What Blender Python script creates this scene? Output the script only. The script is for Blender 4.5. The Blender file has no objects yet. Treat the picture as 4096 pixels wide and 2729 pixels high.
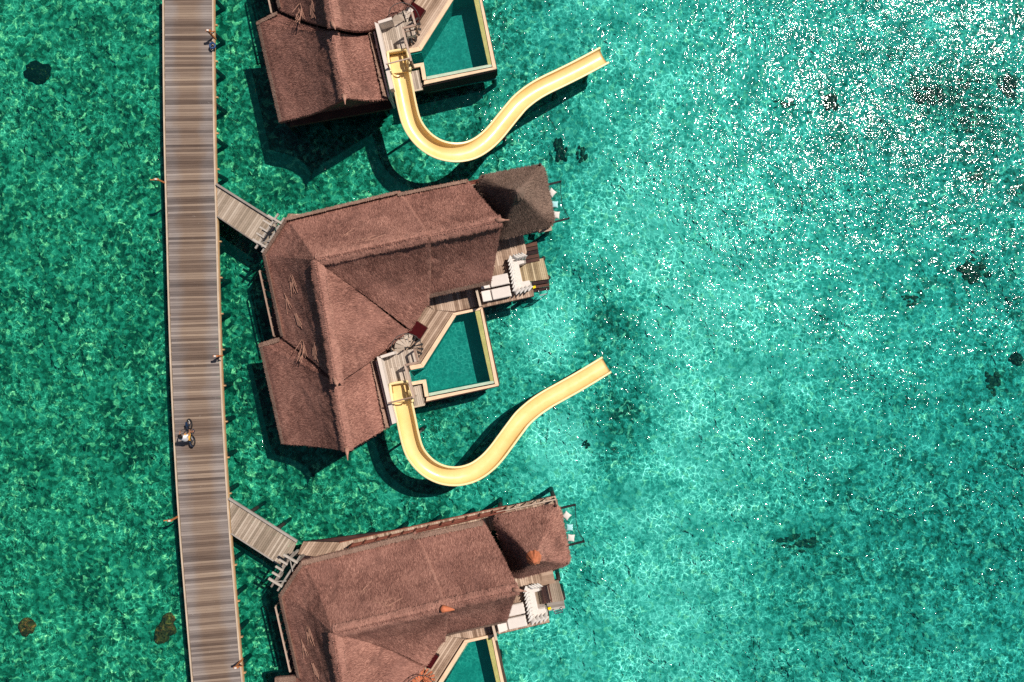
import bpy, bmesh, math, random
import numpy as np
from mathutils import Vector, Matrix, Euler

R = math.radians
random.seed(7)
rng = np.random.default_rng(11)
scene = bpy.context.scene
COL = scene.collection

# ------------------------------------------------------------------ camera, sky, sun, exposure
CAM_H = 44.2            # metres above the water
FPX = 2731.0            # focal length in photo pixels (photo 4096 x 2729)
cam_d = bpy.data.cameras.new('camera')
cam_d.sensor_width = 36.0
cam_d.lens = 36.0 * FPX / 4096.0
cam_d.clip_end = 3000.0
cam = bpy.data.objects.new('camera', cam_d)
cam.location = (0, 0, CAM_H)
cam.rotation_euler = (0, 0, 0)
COL.objects.link(cam)
scene.camera = cam

SUN_EL = R(54.5)
SUN_AZ = R(34.5)          # direction towards the sun in the xy plane
sun_dir = Vector((math.cos(SUN_EL) * math.cos(SUN_AZ), math.cos(SUN_EL) * math.sin(SUN_AZ), math.sin(SUN_EL)))
world = bpy.data.worlds.new('World')
scene.world = world
world.use_nodes = True
wn = world.node_tree.nodes
sky = wn.new('ShaderNodeTexSky')
sky.sky_type = 'NISHITA'
sky.sun_disc = False
sky.sun_elevation = SUN_EL
sky.sun_rotation = math.pi / 2 - SUN_AZ
wn['Background'].inputs['Strength'].default_value = 0.05
world.node_tree.links.new(sky.outputs[0], wn['Background'].inputs['Color'])
sun_d = bpy.data.lights.new('sun', 'SUN')
sun_d.energy = 5.0
sun_d.angle = R(0.5)
sun_d.color = (1.0, 0.93, 0.84)
sun = bpy.data.objects.new('sun', sun_d)
sun.rotation_euler = sun_dir.to_track_quat('Z', 'Y').to_euler()
sun.location = (30, 20, 60)
COL.objects.link(sun)

scene.view_settings.view_transform = 'Standard'
scene.view_settings.look = 'None'
scene.view_settings.gamma = 1.0
scene.view_settings.exposure = 0.0
scene.view_settings.use_curve_mapping = False
scene.cycles.max_bounces = 6
scene.cycles.diffuse_bounces = 2
scene.cycles.glossy_bounces = 2
scene.cycles.transparent_max_bounces = 12
scene.cycles.caustics_reflective = False
scene.cycles.caustics_refractive = False
scene.cycles.use_denoising = False


# ------------------------------------------------------------------ helpers
def W(px, py, z):
    """photo pixel + height -> point of the place"""
    d = CAM_H - z
    return Vector(((px - 2048.0) * d / FPX, -(py - 1364.5) * d / FPX, z))


def WP(pts, z):
    return [W(p[0], p[1], p[2] if len(p) > 2 else z) for p in pts]


class MB:
    def __init__(s):
        s.v, s.f = [], []

    def add(s, vs, fs):
        b = len(s.v)
        s.v += [Vector(p) for p in vs]
        s.f += [tuple(b + i for i in f) for f in fs]
        return s

    def prism(s, pts, z0=None, z1=None, dz=None):
        """closed prism; pts xy(z). z0/z1 flat bottom and top, or dz = thickness under the given z"""
        n = len(pts)
        if dz is not None:
            top = [Vector((p[0], p[1], p[2])) for p in pts]
            bot = [Vector((p[0], p[1], p[2] - dz)) for p in pts]
        else:
            top = [Vector((p[0], p[1], z1)) for p in pts]
            bot = [Vector((p[0], p[1], z0)) for p in pts]
        area = sum(pts[i][0] * pts[(i + 1) % n][1] - pts[(i + 1) % n][0] * pts[i][1] for i in range(n))
        if area < 0:
            top.reverse(); bot.reverse()
        fs = [tuple(range(n)), tuple(reversed(range(n, 2 * n)))]
        fs += [(i, n + i, n + (i + 1) % n, (i + 1) % n) for i in range(n)]
        return s.add(top + bot, fs)

    def beam(s, a, b, w, h, up=(0, 0, 1)):
        a, b, up = Vector(a), Vector(b), Vector(up)
        d = (b - a).normalized()
        x = d.cross(up)
        if x.length < 1e-4:
            x = d.cross(Vector((1, 0, 0)))
        x.normalize()
        y = x.cross(d).normalized()
        vs = []
        for p in (a, b):
            for sx, sy in ((-1, -1), (1, -1), (1, 1), (-1, 1)):
                vs.append(p + x * sx * w / 2 + y * sy * h / 2)
        return s.add(vs, [(0, 1, 2, 3), (7, 6, 5, 4), (0, 4, 5, 1), (1, 5, 6, 2), (2, 6, 7, 3), (3, 7, 4, 0)])

    def tube(s, pts, r, n=6, cap=True):
        pts = [Vector(p) for p in pts]
        rr = r if isinstance(r, (list, tuple)) else [r] * len(pts)
        vs, fs = [], []
        m = len(pts)
        ref = Vector((0, 0, 1))
        for i, p in enumerate(pts):
            d = (pts[min(i + 1, m - 1)] - pts[max(i - 1, 0)])
            if d.length < 1e-7:
                d = Vector((0, 0, 1))
            d.normalize()
            x = d.cross(ref)
            if x.length < 0.05:
                x = d.cross(Vector((1, 0, 0)))
            x.normalize()
            y = d.cross(x)
            for k in range(n):
                a = 2 * math.pi * k / n
                vs.append(p + x * math.cos(a) * rr[i] + y * math.sin(a) * rr[i])
        for i in range(m - 1):
            for k in range(n):
                fs.append((i * n + k, i * n + (k + 1) % n, (i + 1) * n + (k + 1) % n, (i + 1) * n + k))
        if cap:
            fs.append(tuple(reversed(range(n))))
            fs.append(tuple(range((m - 1) * n, m * n)))
        return s.add(vs, fs)


def mesh_obj(name, mb, mat, parent=None, origin=None, smooth=False, bevel=0.0):
    """one mesh object; vertices are stored relative to the origin of the thing"""
    o0 = Vector(origin) if origin is not None else (Vector(parent['o0']) if parent is not None and 'o0' in parent else Vector((0, 0, 0)))
    me = bpy.data.meshes.new(name)
    me.from_pydata([tuple(p - o0) for p in mb.v], [], mb.f)
    if mat:
        me.materials.append(mat)
    me.update()
    if bevel > 0:
        bm = bmesh.new(); bm.from_mesh(me)
        bmesh.ops.bevel(bm, geom=bm.edges[:] , offset=bevel, segments=1, affect='EDGES', profile=0.5)
        bm.to_mesh(me); bm.free()
    if smooth:
        me.polygons.foreach_set('use_smooth', [True] * len(me.polygons))
    o = bpy.data.objects.new(name, me)
    COL.objects.link(o)
    if parent is not None:
        o.parent = parent
        o['o0'] = o0
    else:
        o.location = o0
        o['o0'] = o0
    return o


def thing(name, label, cat, origin, group=None):
    o = bpy.data.objects.new(name, None)
    o.empty_display_size = 0.3
    o.location = origin
    o['o0'] = Vector(origin)
    o['label'] = label
    o['category'] = cat
    if group:
        o['group'] = group
    COL.objects.link(o)
    return o


def tag(o, label, cat, group=None):
    o['label'] = label
    o['category'] = cat
    if group:
        o['group'] = group
    return o


def copy_tree(o, parent=None):
    c = o.copy()
    COL.objects.link(c)
    c.parent = parent
    for ch in o.children:
        copy_tree(ch, c)
    return c


def clip(poly, n, c, keep_ge=True):
    """clip a 2-D convex polygon by n.p >= c (or <= c)"""
    out = []
    sgn = 1 if keep_ge else -1
    for i in range(len(poly)):
        a, b = poly[i], poly[(i + 1) % len(poly)]
        da = sgn * (a[0] * n[0] + a[1] * n[1] - c)
        db = sgn * (b[0] * n[0] + b[1] * n[1] - c)
        if da >= 0:
            out.append(a)
        if (da > 0 > db) or (da < 0 < db):
            t = da / (da - db)
            out.append((a[0] + (b[0] - a[0]) * t, a[1] + (b[1] - a[1]) * t))
    return out


def planks(parent, poly, direction, pitch, ztop, mat, gap=0.012, thick=0.04, name='plank', jig=0.004):
    """planks running along direction that fill a convex polygon; one object each"""
    d = Vector((direction[0], direction[1])).normalized()
    n = (-d.y, d.x)
    cs = [p[0] * n[0] + p[1] * n[1] for p in poly]
    c = min(cs)
    out = []
    pl = [(p[0], p[1]) for p in poly]
    while c < max(cs) - 0.02:
        q = clip(pl, n, c + gap / 2, True)
        if len(q) > 2:
            q = clip(q, n, c + pitch - gap / 2, False)
        if len(q) > 2:
            dz = random.uniform(0, jig)
            mb = MB().prism(q, ztop - thick - dz, ztop - dz)
            out.append(mesh_obj(name, mb, mat, parent))
        c += pitch
    return out


def smooth_path(pts, n):
    """Catmull-Rom through points, n samples by parameter"""
    P = [Vector(p) for p in pts]
    P = [P[0] * 2 - P[1]] + P + [P[-1] * 2 - P[-2]]
    m = len(P) - 3
    out = []
    for k in range(n):
        t = k / (n - 1) * m
        i = min(int(t), m - 1)
        u = t - i
        a, b, c, d = P[i], P[i + 1], P[i + 2], P[i + 3]
        out.append(0.5 * ((2 * b) + (c - a) * u + (2 * a - 5 * b + 4 * c - d) * u * u + (3 * b - a - 3 * c + d) * u ** 3))
    return out


def resample(path, n):
    L = [0.0]
    for a, b in zip(path, path[1:]):
        L.append(L[-1] + (b - a).length)
    out = []
    j = 0
    for k in range(n):
        s = L[-1] * k / (n - 1)
        while j < len(L) - 2 and L[j + 1] < s:
            j += 1
        t = (s - L[j]) / max(L[j + 1] - L[j], 1e-9)
        out.append(path[j].lerp(path[j + 1], t))
    return out


# ------------------------------------------------------------------ materials
class NT:
    def __init__(s, name):
        s.m = bpy.data.materials.new(name)
        s.m.use_nodes = True
        s.t = s.m.node_tree
        s.n = s.t.nodes
        s.b = s.n['Principled BSDF']
        s.out = s.n['Material Output']

    def new(s, typ, **kw):
        x = s.n.new(typ)
        for k, v in kw.items():
            setattr(x, k, v)
        return x

    def link(s, a, b):
        s.t.links.new(a, b)

    def val(s, x, inp):
        if hasattr(x, 'is_output'):
            s.link(x, inp)
        else:
            inp.default_value = x

    def math(s, op, a, b=0.0, c=0.0, clamp=False):
        x = s.new('ShaderNodeMath', operation=op, use_clamp=clamp)
        for i, q in enumerate((a, b, c)):
            s.val(q, x.inputs[i])
        return x.outputs[0]

    def noise(s, vec, scale, detail=3.0, rough=0.55, dist=0.0, dims='3D'):
        x = s.new('ShaderNodeTexNoise', noise_dimensions=dims)
        if vec is not None:
            s.link(vec, x.inputs['Vector'])
        x.inputs['Scale'].default_value = scale
        x.inputs['Detail'].default_value = detail
        x.inputs['Roughness'].default_value = rough
        x.inputs['Distortion'].default_value = dist
        return x

    def voronoi(s, vec, scale, feature='F1', dims='3D', rand=1.0):
        x = s.new('ShaderNodeTexVoronoi', feature=feature, voronoi_dimensions=dims)
        s.link(vec, x.inputs['Vector'])
        x.inputs['Scale'].default_value = scale
        x.inputs['Randomness'].default_value = rand
        return x

    def ramp(s, fac, stops):
        x = s.new('ShaderNodeValToRGB')
        e = x.color_ramp.elements
        while len(e) < len(stops):
            e.new(0.5)
        for q, (p, c) in zip(e, stops):
            q.position = p
            q.color = (c[0], c[1], c[2], 1.0)
        s.val(fac, x.inputs[0])
        return x.outputs[0]

    def mix(s, fac, a, b, mode='MIX'):
        x = s.new('ShaderNodeMix', data_type='RGBA', blend_type=mode)
        s.val(fac, x.inputs[0])
        for q, i in ((a, 6), (b, 7)):
            if hasattr(q, 'is_output'):
                s.link(q, x.inputs[i])
            else:
                x.inputs[i].default_value = (q[0], q[1], q[2], 1.0)
        return x.outputs[2]

    def mapr(s, v, a, b, c, d, smooth=False):
        x = s.new('ShaderNodeMapRange')
        if smooth:
            x.interpolation_type = 'SMOOTHSTEP'
        s.val(v, x.inputs[0])
        for i, q in enumerate((a, b, c, d)):
            x.inputs[i + 1].default_value = q
        return x.outputs[0]

    def pos(s):
        return s.new('ShaderNodeNewGeometry').outputs['Position']

    def obj(s):
        return s.new('ShaderNodeTexCoord').outputs['Object']

    def scaled(s, vec, sc, rot=(0, 0, 0)):
        x = s.new('ShaderNodeMapping')
        s.link(vec, x.inputs[0])
        x.inputs['Scale'].default_value = sc
        x.inputs['Rotation'].default_value = rot
        return x.outputs[0]

    def attr(s, name):
        return s.new('ShaderNodeAttribute', attribute_name=name).outputs['Fac']

    def rand(s):
        return s.new('ShaderNodeObjectInfo').outputs['Random']

    def bump(s, h, dist, strength=1.0, normal=None):
        x = s.new('ShaderNodeBump')
        s.link(h, x.inputs['Height'])
        x.inputs['Distance'].default_value = dist
        x.inputs['Strength'].default_value = strength
        if normal is not None:
            s.link(normal, x.inputs['Normal'])
        return x.outputs[0]

    def done(s, col=None, rough=0.7, normal=None, spec=0.3, metal=0.0):
        if col is not None:
            if hasattr(col, 'is_output'):
                s.link(col, s.b.inputs['Base Color'])
            else:
                s.b.inputs['Base Color'].default_value = (*col, 1.0)
        s.val(rough, s.b.inputs['Roughness'])
        if normal is not None:
            s.link(normal, s.b.inputs['Normal'])
        s.b.inputs['Specular IOR Level'].default_value = spec
        s.b.inputs['Metallic'].default_value = metal
        return s.m


def wood(name, stops, grain_rot=0.0, stain=0.35, low=None, rough=0.75):
    """weathered planks: a tone for each plank, streaks along the grain, blotches"""
    t = NT(name)
    p = t.pos()
    g = t.noise(t.scaled(p, (1.2, 26.0, 4.0), (0, 0, grain_rot)), 1.0, 4.0, 0.6)
    bl = t.noise(p, 0.8, 4.0, 0.6)
    a = t.math('MULTIPLY', t.rand(), 0.62)
    b = t.math('MULTIPLY_ADD', g.outputs[0], 0.38, a)
    c = t.math('MULTIPLY_ADD', t.math('SUBTRACT', bl.outputs[0], 0.5), stain * 2.0, b)
    col = t.ramp(c, stops)
    sp = t.mapr(t.noise(p, 5.0, 4.0, 0.65).outputs[0], 0.62, 0.74, 0.0, 0.4)
    col = t.mix(sp, col, low or (0.42, 0.36, 0.32))
    n = t.bump(g.outputs[0], 0.012, 0.6)
    return t.done(col, rough, n, 0.2)


def plain(name, col, rough=0.6, var=0.12, scale=2.5, spec=0.3, metal=0.0, bump=0.0):
    t = NT(name)
    nz = t.noise(t.obj(), scale, 5.0, 0.6)
    k = t.mapr(nz.outputs[0], 0.3, 0.7, 0.0, 1.0)
    c = t.mix(k, [x * (1 - var) for x in col], [min(1, x * (1 + var)) for x in col])
    n = t.bump(nz.outputs[0], bump, 1.0) if bump else None
    return t.done(c, rough, n, spec, metal)


def thatch_mat(name, dark, mid, light, patch):
    t = NT(name)
    p = t.pos()
    tone = t.attr('tone')
    big = t.noise(p, 0.55, 4.0, 0.6)
    fine = t.noise(p, 9.0, 3.0, 0.6)
    f = t.math('MULTIPLY_ADD', tone, 0.40, t.math('MULTIPLY', big.outputs[0], 0.55))
    f = t.math('MULTIPLY_ADD', fine.outputs[0], 0.16, f)
    col = t.ramp(f, [(0.22, dark), (0.55, mid), (0.9, light)])
    pk = t.mapr(t.noise(p, 0.8, 5.0, 0.62).outputs[0], 0.55, 0.70, 0.0, 0.65)
    col = t.mix(pk, col, patch)
    bl = t.mapr(t.noise(t.scaled(p, (1.0, 1.0, 0.5)), 0.42, 5.0, 0.6, 0.8).outputs[0], 0.50, 0.68, 0.0, 0.45)
    col = t.mix(bl, col, [x * 1.25 + 0.02 for x in mid])
    n = t.bump(fine.outputs[0], 0.02, 0.5)
    return t.done(col, 0.9, n, 0.10)


M = {}
M['thatch'] = thatch_mat('thatch', (0.058, 0.026, 0.022), (0.27, 0.124, 0.096), (0.58, 0.305, 0.235), (0.13, 0.062, 0.050))
M['thatch_old'] = thatch_mat('thatch_old', (0.045, 0.030, 0.024), (0.165, 0.105, 0.082), (0.34, 0.225, 0.175), (0.10, 0.066, 0.054))
M['ridge'] = thatch_mat('thatch_ridge', (0.13, 0.060, 0.048), (0.32, 0.155, 0.12), (0.52, 0.28, 0.215), (0.42, 0.215, 0.165))
M['trim'] = thatch_mat('thatch_trim', (0.11, 0.065, 0.05), (0.30, 0.185, 0.14), (0.50, 0.32, 0.25), (0.22, 0.14, 0.11))
M['straw'] = plain('loose_straw', (0.38, 0.20, 0.145), 0.85, 0.3, 8.0)
M['jetty'] = None
M['deck'] = wood('deck_planks', [(0.15, (0.20, 0.125, 0.085)), (0.5, (0.40, 0.275, 0.20)), (0.85, (0.58, 0.43, 0.33))], low=(0.25, 0.16, 0.12))
M['bridge'] = wood('bridge_planks', [(0.15, (0.22, 0.17, 0.125)), (0.5, (0.36, 0.28, 0.215)), (0.85, (0.50, 0.41, 0.33))], low=(0.40, 0.36, 0.32))
M['terrace'] = wood('terrace_planks', [(0.15, (0.30, 0.24, 0.19)), (0.5, (0.46, 0.37, 0.30)), (0.85, (0.60, 0.51, 0.43))], stain=0.2)
M['platform'] = wood('platform_planks', [(0.12, (0.14, 0.10, 0.06)), (0.5, (0.36, 0.27, 0.16)), (0.88, (0.58, 0.47, 0.31))], low=(0.14, 0.08, 0.04))
M['dark_wood'] = wood('dark_wood', [(0.15, (0.018, 0.010, 0.012)), (0.5, (0.050, 0.024, 0.022)), (0.9, (0.16, 0.075, 0.05))], low=(0.2, 0.10, 0.06))
M['red_wood'] = wood('red_brown_wood', [(0.15, (0.08, 0.022, 0.015)), (0.5, (0.16, 0.045, 0.03)), (0.9, (0.26, 0.09, 0.06))])
M['grey_wood'] = wood('grey_wood', [(0.15, (0.20, 0.17, 0.15)), (0.5, (0.33, 0.29, 0.26)), (0.9, (0.48, 0.44, 0.40))])
M['rail_wood'] = wood('rail_wood', [(0.15, (0.24, 0.15, 0.11)), (0.5, (0.38, 0.26, 0.20)), (0.9, (0.54, 0.41, 0.33))])
M['cream'] = plain('cream_board', (0.56, 0.44, 0.335), 0.6, 0.14, 1.2)
M['tan_side'] = plain('tan_side_board', (0.46, 0.29, 0.15), 0.65, 0.2, 1.5)
M['coping'] = plain('pale_coping_board', (0.78, 0.55, 0.37), 0.6, 0.14, 1.6)
M['plaster'] = plain('white_plaster', (0.66, 0.58, 0.52), 0.8, 0.06, 1.2)
M['wall'] = plain('timber_wall', (0.20, 0.12, 0.08), 0.8, 0.3, 3.0)
M['white_fabric'] = plain('white_fabric', (0.70, 0.63, 0.58), 0.9, 0.05, 4.0, 0.1)
M['pillow_fabric'] = plain('pillow_fabric', (0.66, 0.62, 0.58), 0.9, 0.06, 5.0, 0.1)
M['blue_fabric'] = plain('light_blue_fabric', (0.36, 0.66, 0.68), 0.9, 0.05, 5.0, 0.1)
M['red_fabric'] = plain('dark_red_fabric', (0.050, 0.004, 0.006), 0.9, 0.3, 5.0, 0.1)
M['pile'] = plain('wet_pile', (0.020, 0.018, 0.016), 0.6, 0.4, 3.0)
M['post'] = plain('concrete_post', (0.16, 0.15, 0.14), 0.7, 0.3, 3.0)
M['metal'] = plain('dark_metal', (0.025, 0.022, 0.022), 0.45, 0.2, 6.0, 0.5)
M['steel'] = plain('steel', (0.62, 0.62, 0.62), 0.3, 0.05, 6.0, 0.5, 1.0)
M['black'] = plain('black_rubber', (0.012, 0.012, 0.014), 0.6, 0.2, 6.0)
M['navy'] = plain('navy_paint', (0.012, 0.03, 0.07), 0.4, 0.2, 6.0)
M['orange'] = plain('orange_wood', (0.46, 0.17, 0.06), 0.6, 0.25, 4.0)
M['cap'] = plain('orange_roof_cap', (0.50, 0.15, 0.07), 0.7, 0.3, 3.0, bump=0.03)
M['yellow'] = plain('yellow_board', (0.85, 0.62, 0.0), 0.5, 0.05, 6.0)
M['skin'] = plain('skin', (0.36, 0.17, 0.10), 0.6, 0.08, 8.0)
M['hair'] = plain('black_hair', (0.010, 0.009, 0.010), 0.6, 0.2, 20.0)
M['shirt'] = plain('white_shirt', (0.78, 0.76, 0.78), 0.9, 0.05, 6.0, 0.1)
M['shorts'] = plain('orange_yellow_shorts', (0.72, 0.40, 0.08), 0.9, 0.1, 6.0, 0.1)
M['blue_ring'] = plain('blue_ring', (0.02, 0.06, 0.16), 0.5, 0.15, 6.0)
M['rope'] = plain('black_rope', (0.012, 0.020, 0.022), 0.8, 0.2, 8.0)
M['white_paint'] = plain('pale_beam_paint', (0.46, 0.40, 0.35), 0.6, 0.15, 3.0)

# jetty boards: brown down the worn middle, grey towards the edges, a tone for each plank
t = NT('jetty_planks')
p = t.pos()
o_ = t.obj()
sx = t.new('ShaderNodeSeparateXYZ'); t.link(o_, sx.inputs[0])
g = t.noise(t.scaled(o_, (1.6, 30.0, 3.0)), 1.0, 5.0, 0.6, dims='4D')
t.link(t.math('MULTIPLY', t.rand(), 50.0), g.inputs['W'])
band = t.noise(t.scaled(p, (0.06, 1.15, 0.0)), 1.0, 3.0, 0.65)
f = t.math('MULTIPLY_ADD', t.rand(), 0.52, t.math('MULTIPLY', g.outputs[0], 0.24))
f = t.math('MULTIPLY_ADD', band.outputs[0], 0.55, t.math('SUBTRACT', f, 0.11))
brown = t.ramp(f, [(0.18, (0.060, 0.038, 0.030)), (0.50, (0.185, 0.128, 0.097)), (0.95, (0.37, 0.275, 0.205))])
grey = t.ramp(f, [(0.18, (0.066, 0.054, 0.054)), (0.50, (0.21, 0.172, 0.158)), (0.95, (0.38, 0.325, 0.295))])
ed = t.math('ABSOLUTE', t.math('ADD', sx.outputs[0], t.math('MULTIPLY_ADD', t.noise(p, 0.7, 3.0).outputs[0], 1.2, -0.6)))
col = t.mix(t.mapr(ed, 0.35, 1.25, 0.0, 1.0, True), brown, grey)
sp = t.mapr(t.noise(p, 7.0, 3.0, 0.6).outputs[0], 0.70, 0.76, 0.0, 0.35)
col = t.mix(sp, col, (0.55, 0.50, 0.46))
M['jetty'] = t.done(col, 0.8, t.bump(g.outputs[0], 0.012, 0.6), 0.2)

# gloss-coated plastic of the slides
t = NT('yellow_slide_shell')
k = t.mapr(t.noise(t.obj(), 0.9, 5.0, 0.6).outputs[0], 0.3, 0.7, 0.0, 1.0)
col = t.mix(k, (0.82, 0.545, 0.205), (0.88, 0.645, 0.29))
M['slide'] = t.done(col, t.mapr(t.noise(t.obj(), 3.0, 4.0).outputs[0], 0.3, 0.7, 0.22, 0.4), None, 0.5)
t = NT('yellow_slide_rim')
M['slide_rim'] = t.done((0.88, 0.70, 0.36), 0.35, None, 0.5)

# mosaic strips of the infinity edge
def mosaic(name, a, b, c):
    t = NT(name)
    p = t.scaled(t.pos(), (1, 1, 0), (0, 0, R(-12)))
    br = t.new('ShaderNodeTexBrick')
    t.link(p, br.inputs['Vector'])
    br.offset = 0.0
    br.inputs['Scale'].default_value = 1.0
    br.inputs['Brick Width'].default_value = 0.06
    br.inputs['Row Height'].default_value = 0.06
    br.inputs['Mortar Size'].default_value = 0.006
    br.inputs['Color1'].default_value = (*a, 1)
    br.inputs['Color2'].default_value = (*b, 1)
    br.inputs['Mortar'].default_value = (*c, 1)
    k = t.mapr(t.noise(p, 1.4, 4.0).outputs[0], 0.4, 0.65, 0.0, 0.6)
    col = t.mix(k, br.outputs[0], [x * 0.8 for x in b])
    return t.done(col, 0.3, None, 0.5)

M['mosaic_wet'] = mosaic('mosaic_wet', (0.62, 0.55, 0.20), (0.42, 0.42, 0.14), (0.30, 0.30, 0.12))
M['mosaic_pale'] = mosaic('mosaic_pale', (0.62, 0.70, 0.56), (0.50, 0.62, 0.46), (0.40, 0.50, 0.38))
t = NT('pool_tiles')
p = t.pos()
k = t.noise(p, 2.0, 5.0, 0.65)
c2 = t.voronoi(p, 9.0)
f = t.math('MULTIPLY_ADD', c2.outputs['Color'], 0.25, t.math('MULTIPLY', k.outputs[0], 0.8))
M['pool_floor'] = t.done(t.ramp(f, [(0.25, (0.012, 0.17, 0.155)), (0.55, (0.025, 0.265, 0.235)), (0.85, (0.06, 0.40, 0.345))]), 0.6, None, 0.3)


def water(name, tint, wave, rough, caustic, scatter=(0.004, 0.30, 0.29), cloud=0.035):
    """clear water: Fresnel reflection over tinted transmission; a net of caustic light is painted into the tint"""
    t = NT(name)
    t.n.remove(t.b)
    p = t.scaled(t.pos(), (1, 1, 0))
    h = None
    gust = t.mapr(t.noise(p, 0.16, 2.0, 0.5, 0.6, '2D').outputs[0], 0.32, 0.68, 0.55, 1.25)
    for sc, amp, det, dist in wave:
        n = t.noise(p, sc, det, 0.5, dist, '2D')
        a = t.math('MULTIPLY', n.outputs[0], amp)
        if sc > 1.0:
            a = t.math('MULTIPLY', a, gust)
        h = a if h is None else t.math('ADD', h, a)
    nrm = t.bump(h, 1.0, 1.0)
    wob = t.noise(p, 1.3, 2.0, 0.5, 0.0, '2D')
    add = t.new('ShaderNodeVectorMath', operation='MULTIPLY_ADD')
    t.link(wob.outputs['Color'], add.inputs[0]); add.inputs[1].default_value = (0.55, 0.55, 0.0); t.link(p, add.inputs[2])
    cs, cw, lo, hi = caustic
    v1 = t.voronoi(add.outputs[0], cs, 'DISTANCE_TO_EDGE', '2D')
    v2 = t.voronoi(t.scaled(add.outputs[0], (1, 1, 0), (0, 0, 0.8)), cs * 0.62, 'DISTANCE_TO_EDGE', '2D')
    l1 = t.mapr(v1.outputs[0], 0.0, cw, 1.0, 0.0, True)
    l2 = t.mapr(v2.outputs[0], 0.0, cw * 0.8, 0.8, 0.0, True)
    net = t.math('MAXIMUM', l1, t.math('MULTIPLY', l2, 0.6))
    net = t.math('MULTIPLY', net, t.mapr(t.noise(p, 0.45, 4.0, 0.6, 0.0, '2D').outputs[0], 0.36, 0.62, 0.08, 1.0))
    f = t.math('MULTIPLY_ADD', net, hi - lo, lo)  # caustic light painted as brighter Voronoi lines in the transmission colour, not cast by the waves
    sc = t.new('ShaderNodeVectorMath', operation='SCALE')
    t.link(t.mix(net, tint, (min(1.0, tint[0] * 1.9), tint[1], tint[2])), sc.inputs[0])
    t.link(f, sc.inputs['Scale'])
    tr = t.new('ShaderNodeBsdfTransparent'); t.link(sc.outputs[0], tr.inputs[0])
    gl = t.new('ShaderNodeBsdfGlossy'); gl.inputs['Roughness'].default_value = rough
    t.link(nrm, gl.inputs['Normal'])
    fr = t.new('ShaderNodeFresnel'); fr.inputs['IOR'].default_value = 1.333
    t.link(nrm, fr.inputs['Normal'])
    df = t.new('ShaderNodeBsdfDiffuse'); df.inputs['Color'].default_value = (*scatter, 1.0)      # light thrown back by the water itself
    body = t.new('ShaderNodeMixShader'); body.inputs[0].default_value = cloud
    t.link(tr.outputs[0], body.inputs[1]); t.link(df.outputs[0], body.inputs[2])
    mx = t.new('ShaderNodeMixShader')
    t.link(fr.outputs[0], mx.inputs[0]); t.link(body.outputs[0], mx.inputs[1]); t.link(gl.outputs[0], mx.inputs[2])
    t.link(mx.outputs[0], t.out.inputs['Surface'])
    return t.m


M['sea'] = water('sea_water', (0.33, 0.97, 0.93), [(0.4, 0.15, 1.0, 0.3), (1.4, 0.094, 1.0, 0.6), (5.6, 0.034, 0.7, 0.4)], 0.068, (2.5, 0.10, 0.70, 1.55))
M['pool_water'] = water('pool_water', (0.45, 0.97, 0.92), [(1.6, 0.012, 2.0, 0.3), (5.0, 0.006, 1.0, 0.2)], 0.04, (3.2, 0.12, 0.86, 1.25), cloud=0.05)

t = NT('seabed')
p = t.scaled(t.pos(), (1, 1, 0))
sand = t.attr('sand')
n1 = t.noise(p, 0.55, 5.0, 0.65, 0.3, '2D')
n2 = t.noise(p, 2.6, 4.0, 0.6, 0.2, '2D')
wv = t.new('ShaderNodeVectorMath', operation='MULTIPLY_ADD')
t.link(n2.outputs['Color'], wv.inputs[0]); wv.inputs[1].default_value = (0.3, 0.3, 0); t.link(p, wv.inputs[2])
v = t.voronoi(wv.outputs[0], 4.2, 'F1', '2D')
vs_ = t.new('ShaderNodeSeparateColor'); t.link(v.outputs['Color'], vs_.inputs[0])
f = t.math('MULTIPLY_ADD', t.math('SUBTRACT', n1.outputs[0], 0.5), 0.78, sand)
f = t.math('MULTIPLY_ADD', t.math('SUBTRACT', n2.outputs[0], 0.5), 0.72, f)
f = t.math('MULTIPLY_ADD', t.math('SUBTRACT', vs_.outputs[0], 0.5), 0.38, f)
col = t.ramp(f, [(0.0, (0.008, 0.040, 0.038)), (0.26, (0.045, 0.160, 0.120)), (0.52, (0.13, 0.40, 0.35)), (0.80, (0.42, 0.68, 0.60)), (1.0, (0.98, 0.97, 0.88))])
pale = t.mapr(t.noise(p, 2.1, 4.0, 0.6, 0.5, '2D').outputs[0], 0.575, 0.66, 0.0, 0.8)
col = t.mix(pale, col, (0.95, 0.88, 0.62))
col = t.mix(t.attr('weed'), col, (1.0, 1.0, 0.74), 'MULTIPLY')
col = t.mix(t.attr('deep'), col, (0.75, 0.97, 1.02), 'MULTIPLY')
M['seabed'] = t.done(col, 0.95, t.bump(n2.outputs[0], 0.10, 0.7), 0.0)

t = NT('coral_dark')
p = t.pos()
n = t.noise(p, 5.0, 5.0, 0.7)
M['coral'] = t.done(t.ramp(n.outputs[0], [(0.36, (0.014, 0.034, 0.038)), (0.52, (0.045, 0.085, 0.07)), (0.68, (0.30, 0.30, 0.15))]), 0.95, t.bump(n.outputs[0], 0.12, 1.0), 0.0)
t = NT('coral_black')
n = t.noise(t.pos(), 5.0, 5.0, 0.7)
M['coral_black'] = t.done(t.ramp(n.outputs[0], [(0.42, (0.006, 0.010, 0.012)), (0.58, (0.02, 0.026, 0.018)), (0.74, (0.5, 0.22, 0.06))]), 0.95, t.bump(n.outputs[0], 0.12, 1.0), 0.0)
t = NT('coral_brown')
n = t.noise(t.pos(), 3.2, 5.0, 0.7)
M['coral_brown'] = t.done(t.ramp(n.outputs[0], [(0.36, (0.05, 0.02, 0.01)), (0.52, (0.55, 0.075, 0.02)), (0.66, (0.98, 0.22, 0.05))]), 0.95, t.bump(n.outputs[0], 0.12, 1.0), 0.0)

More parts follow.
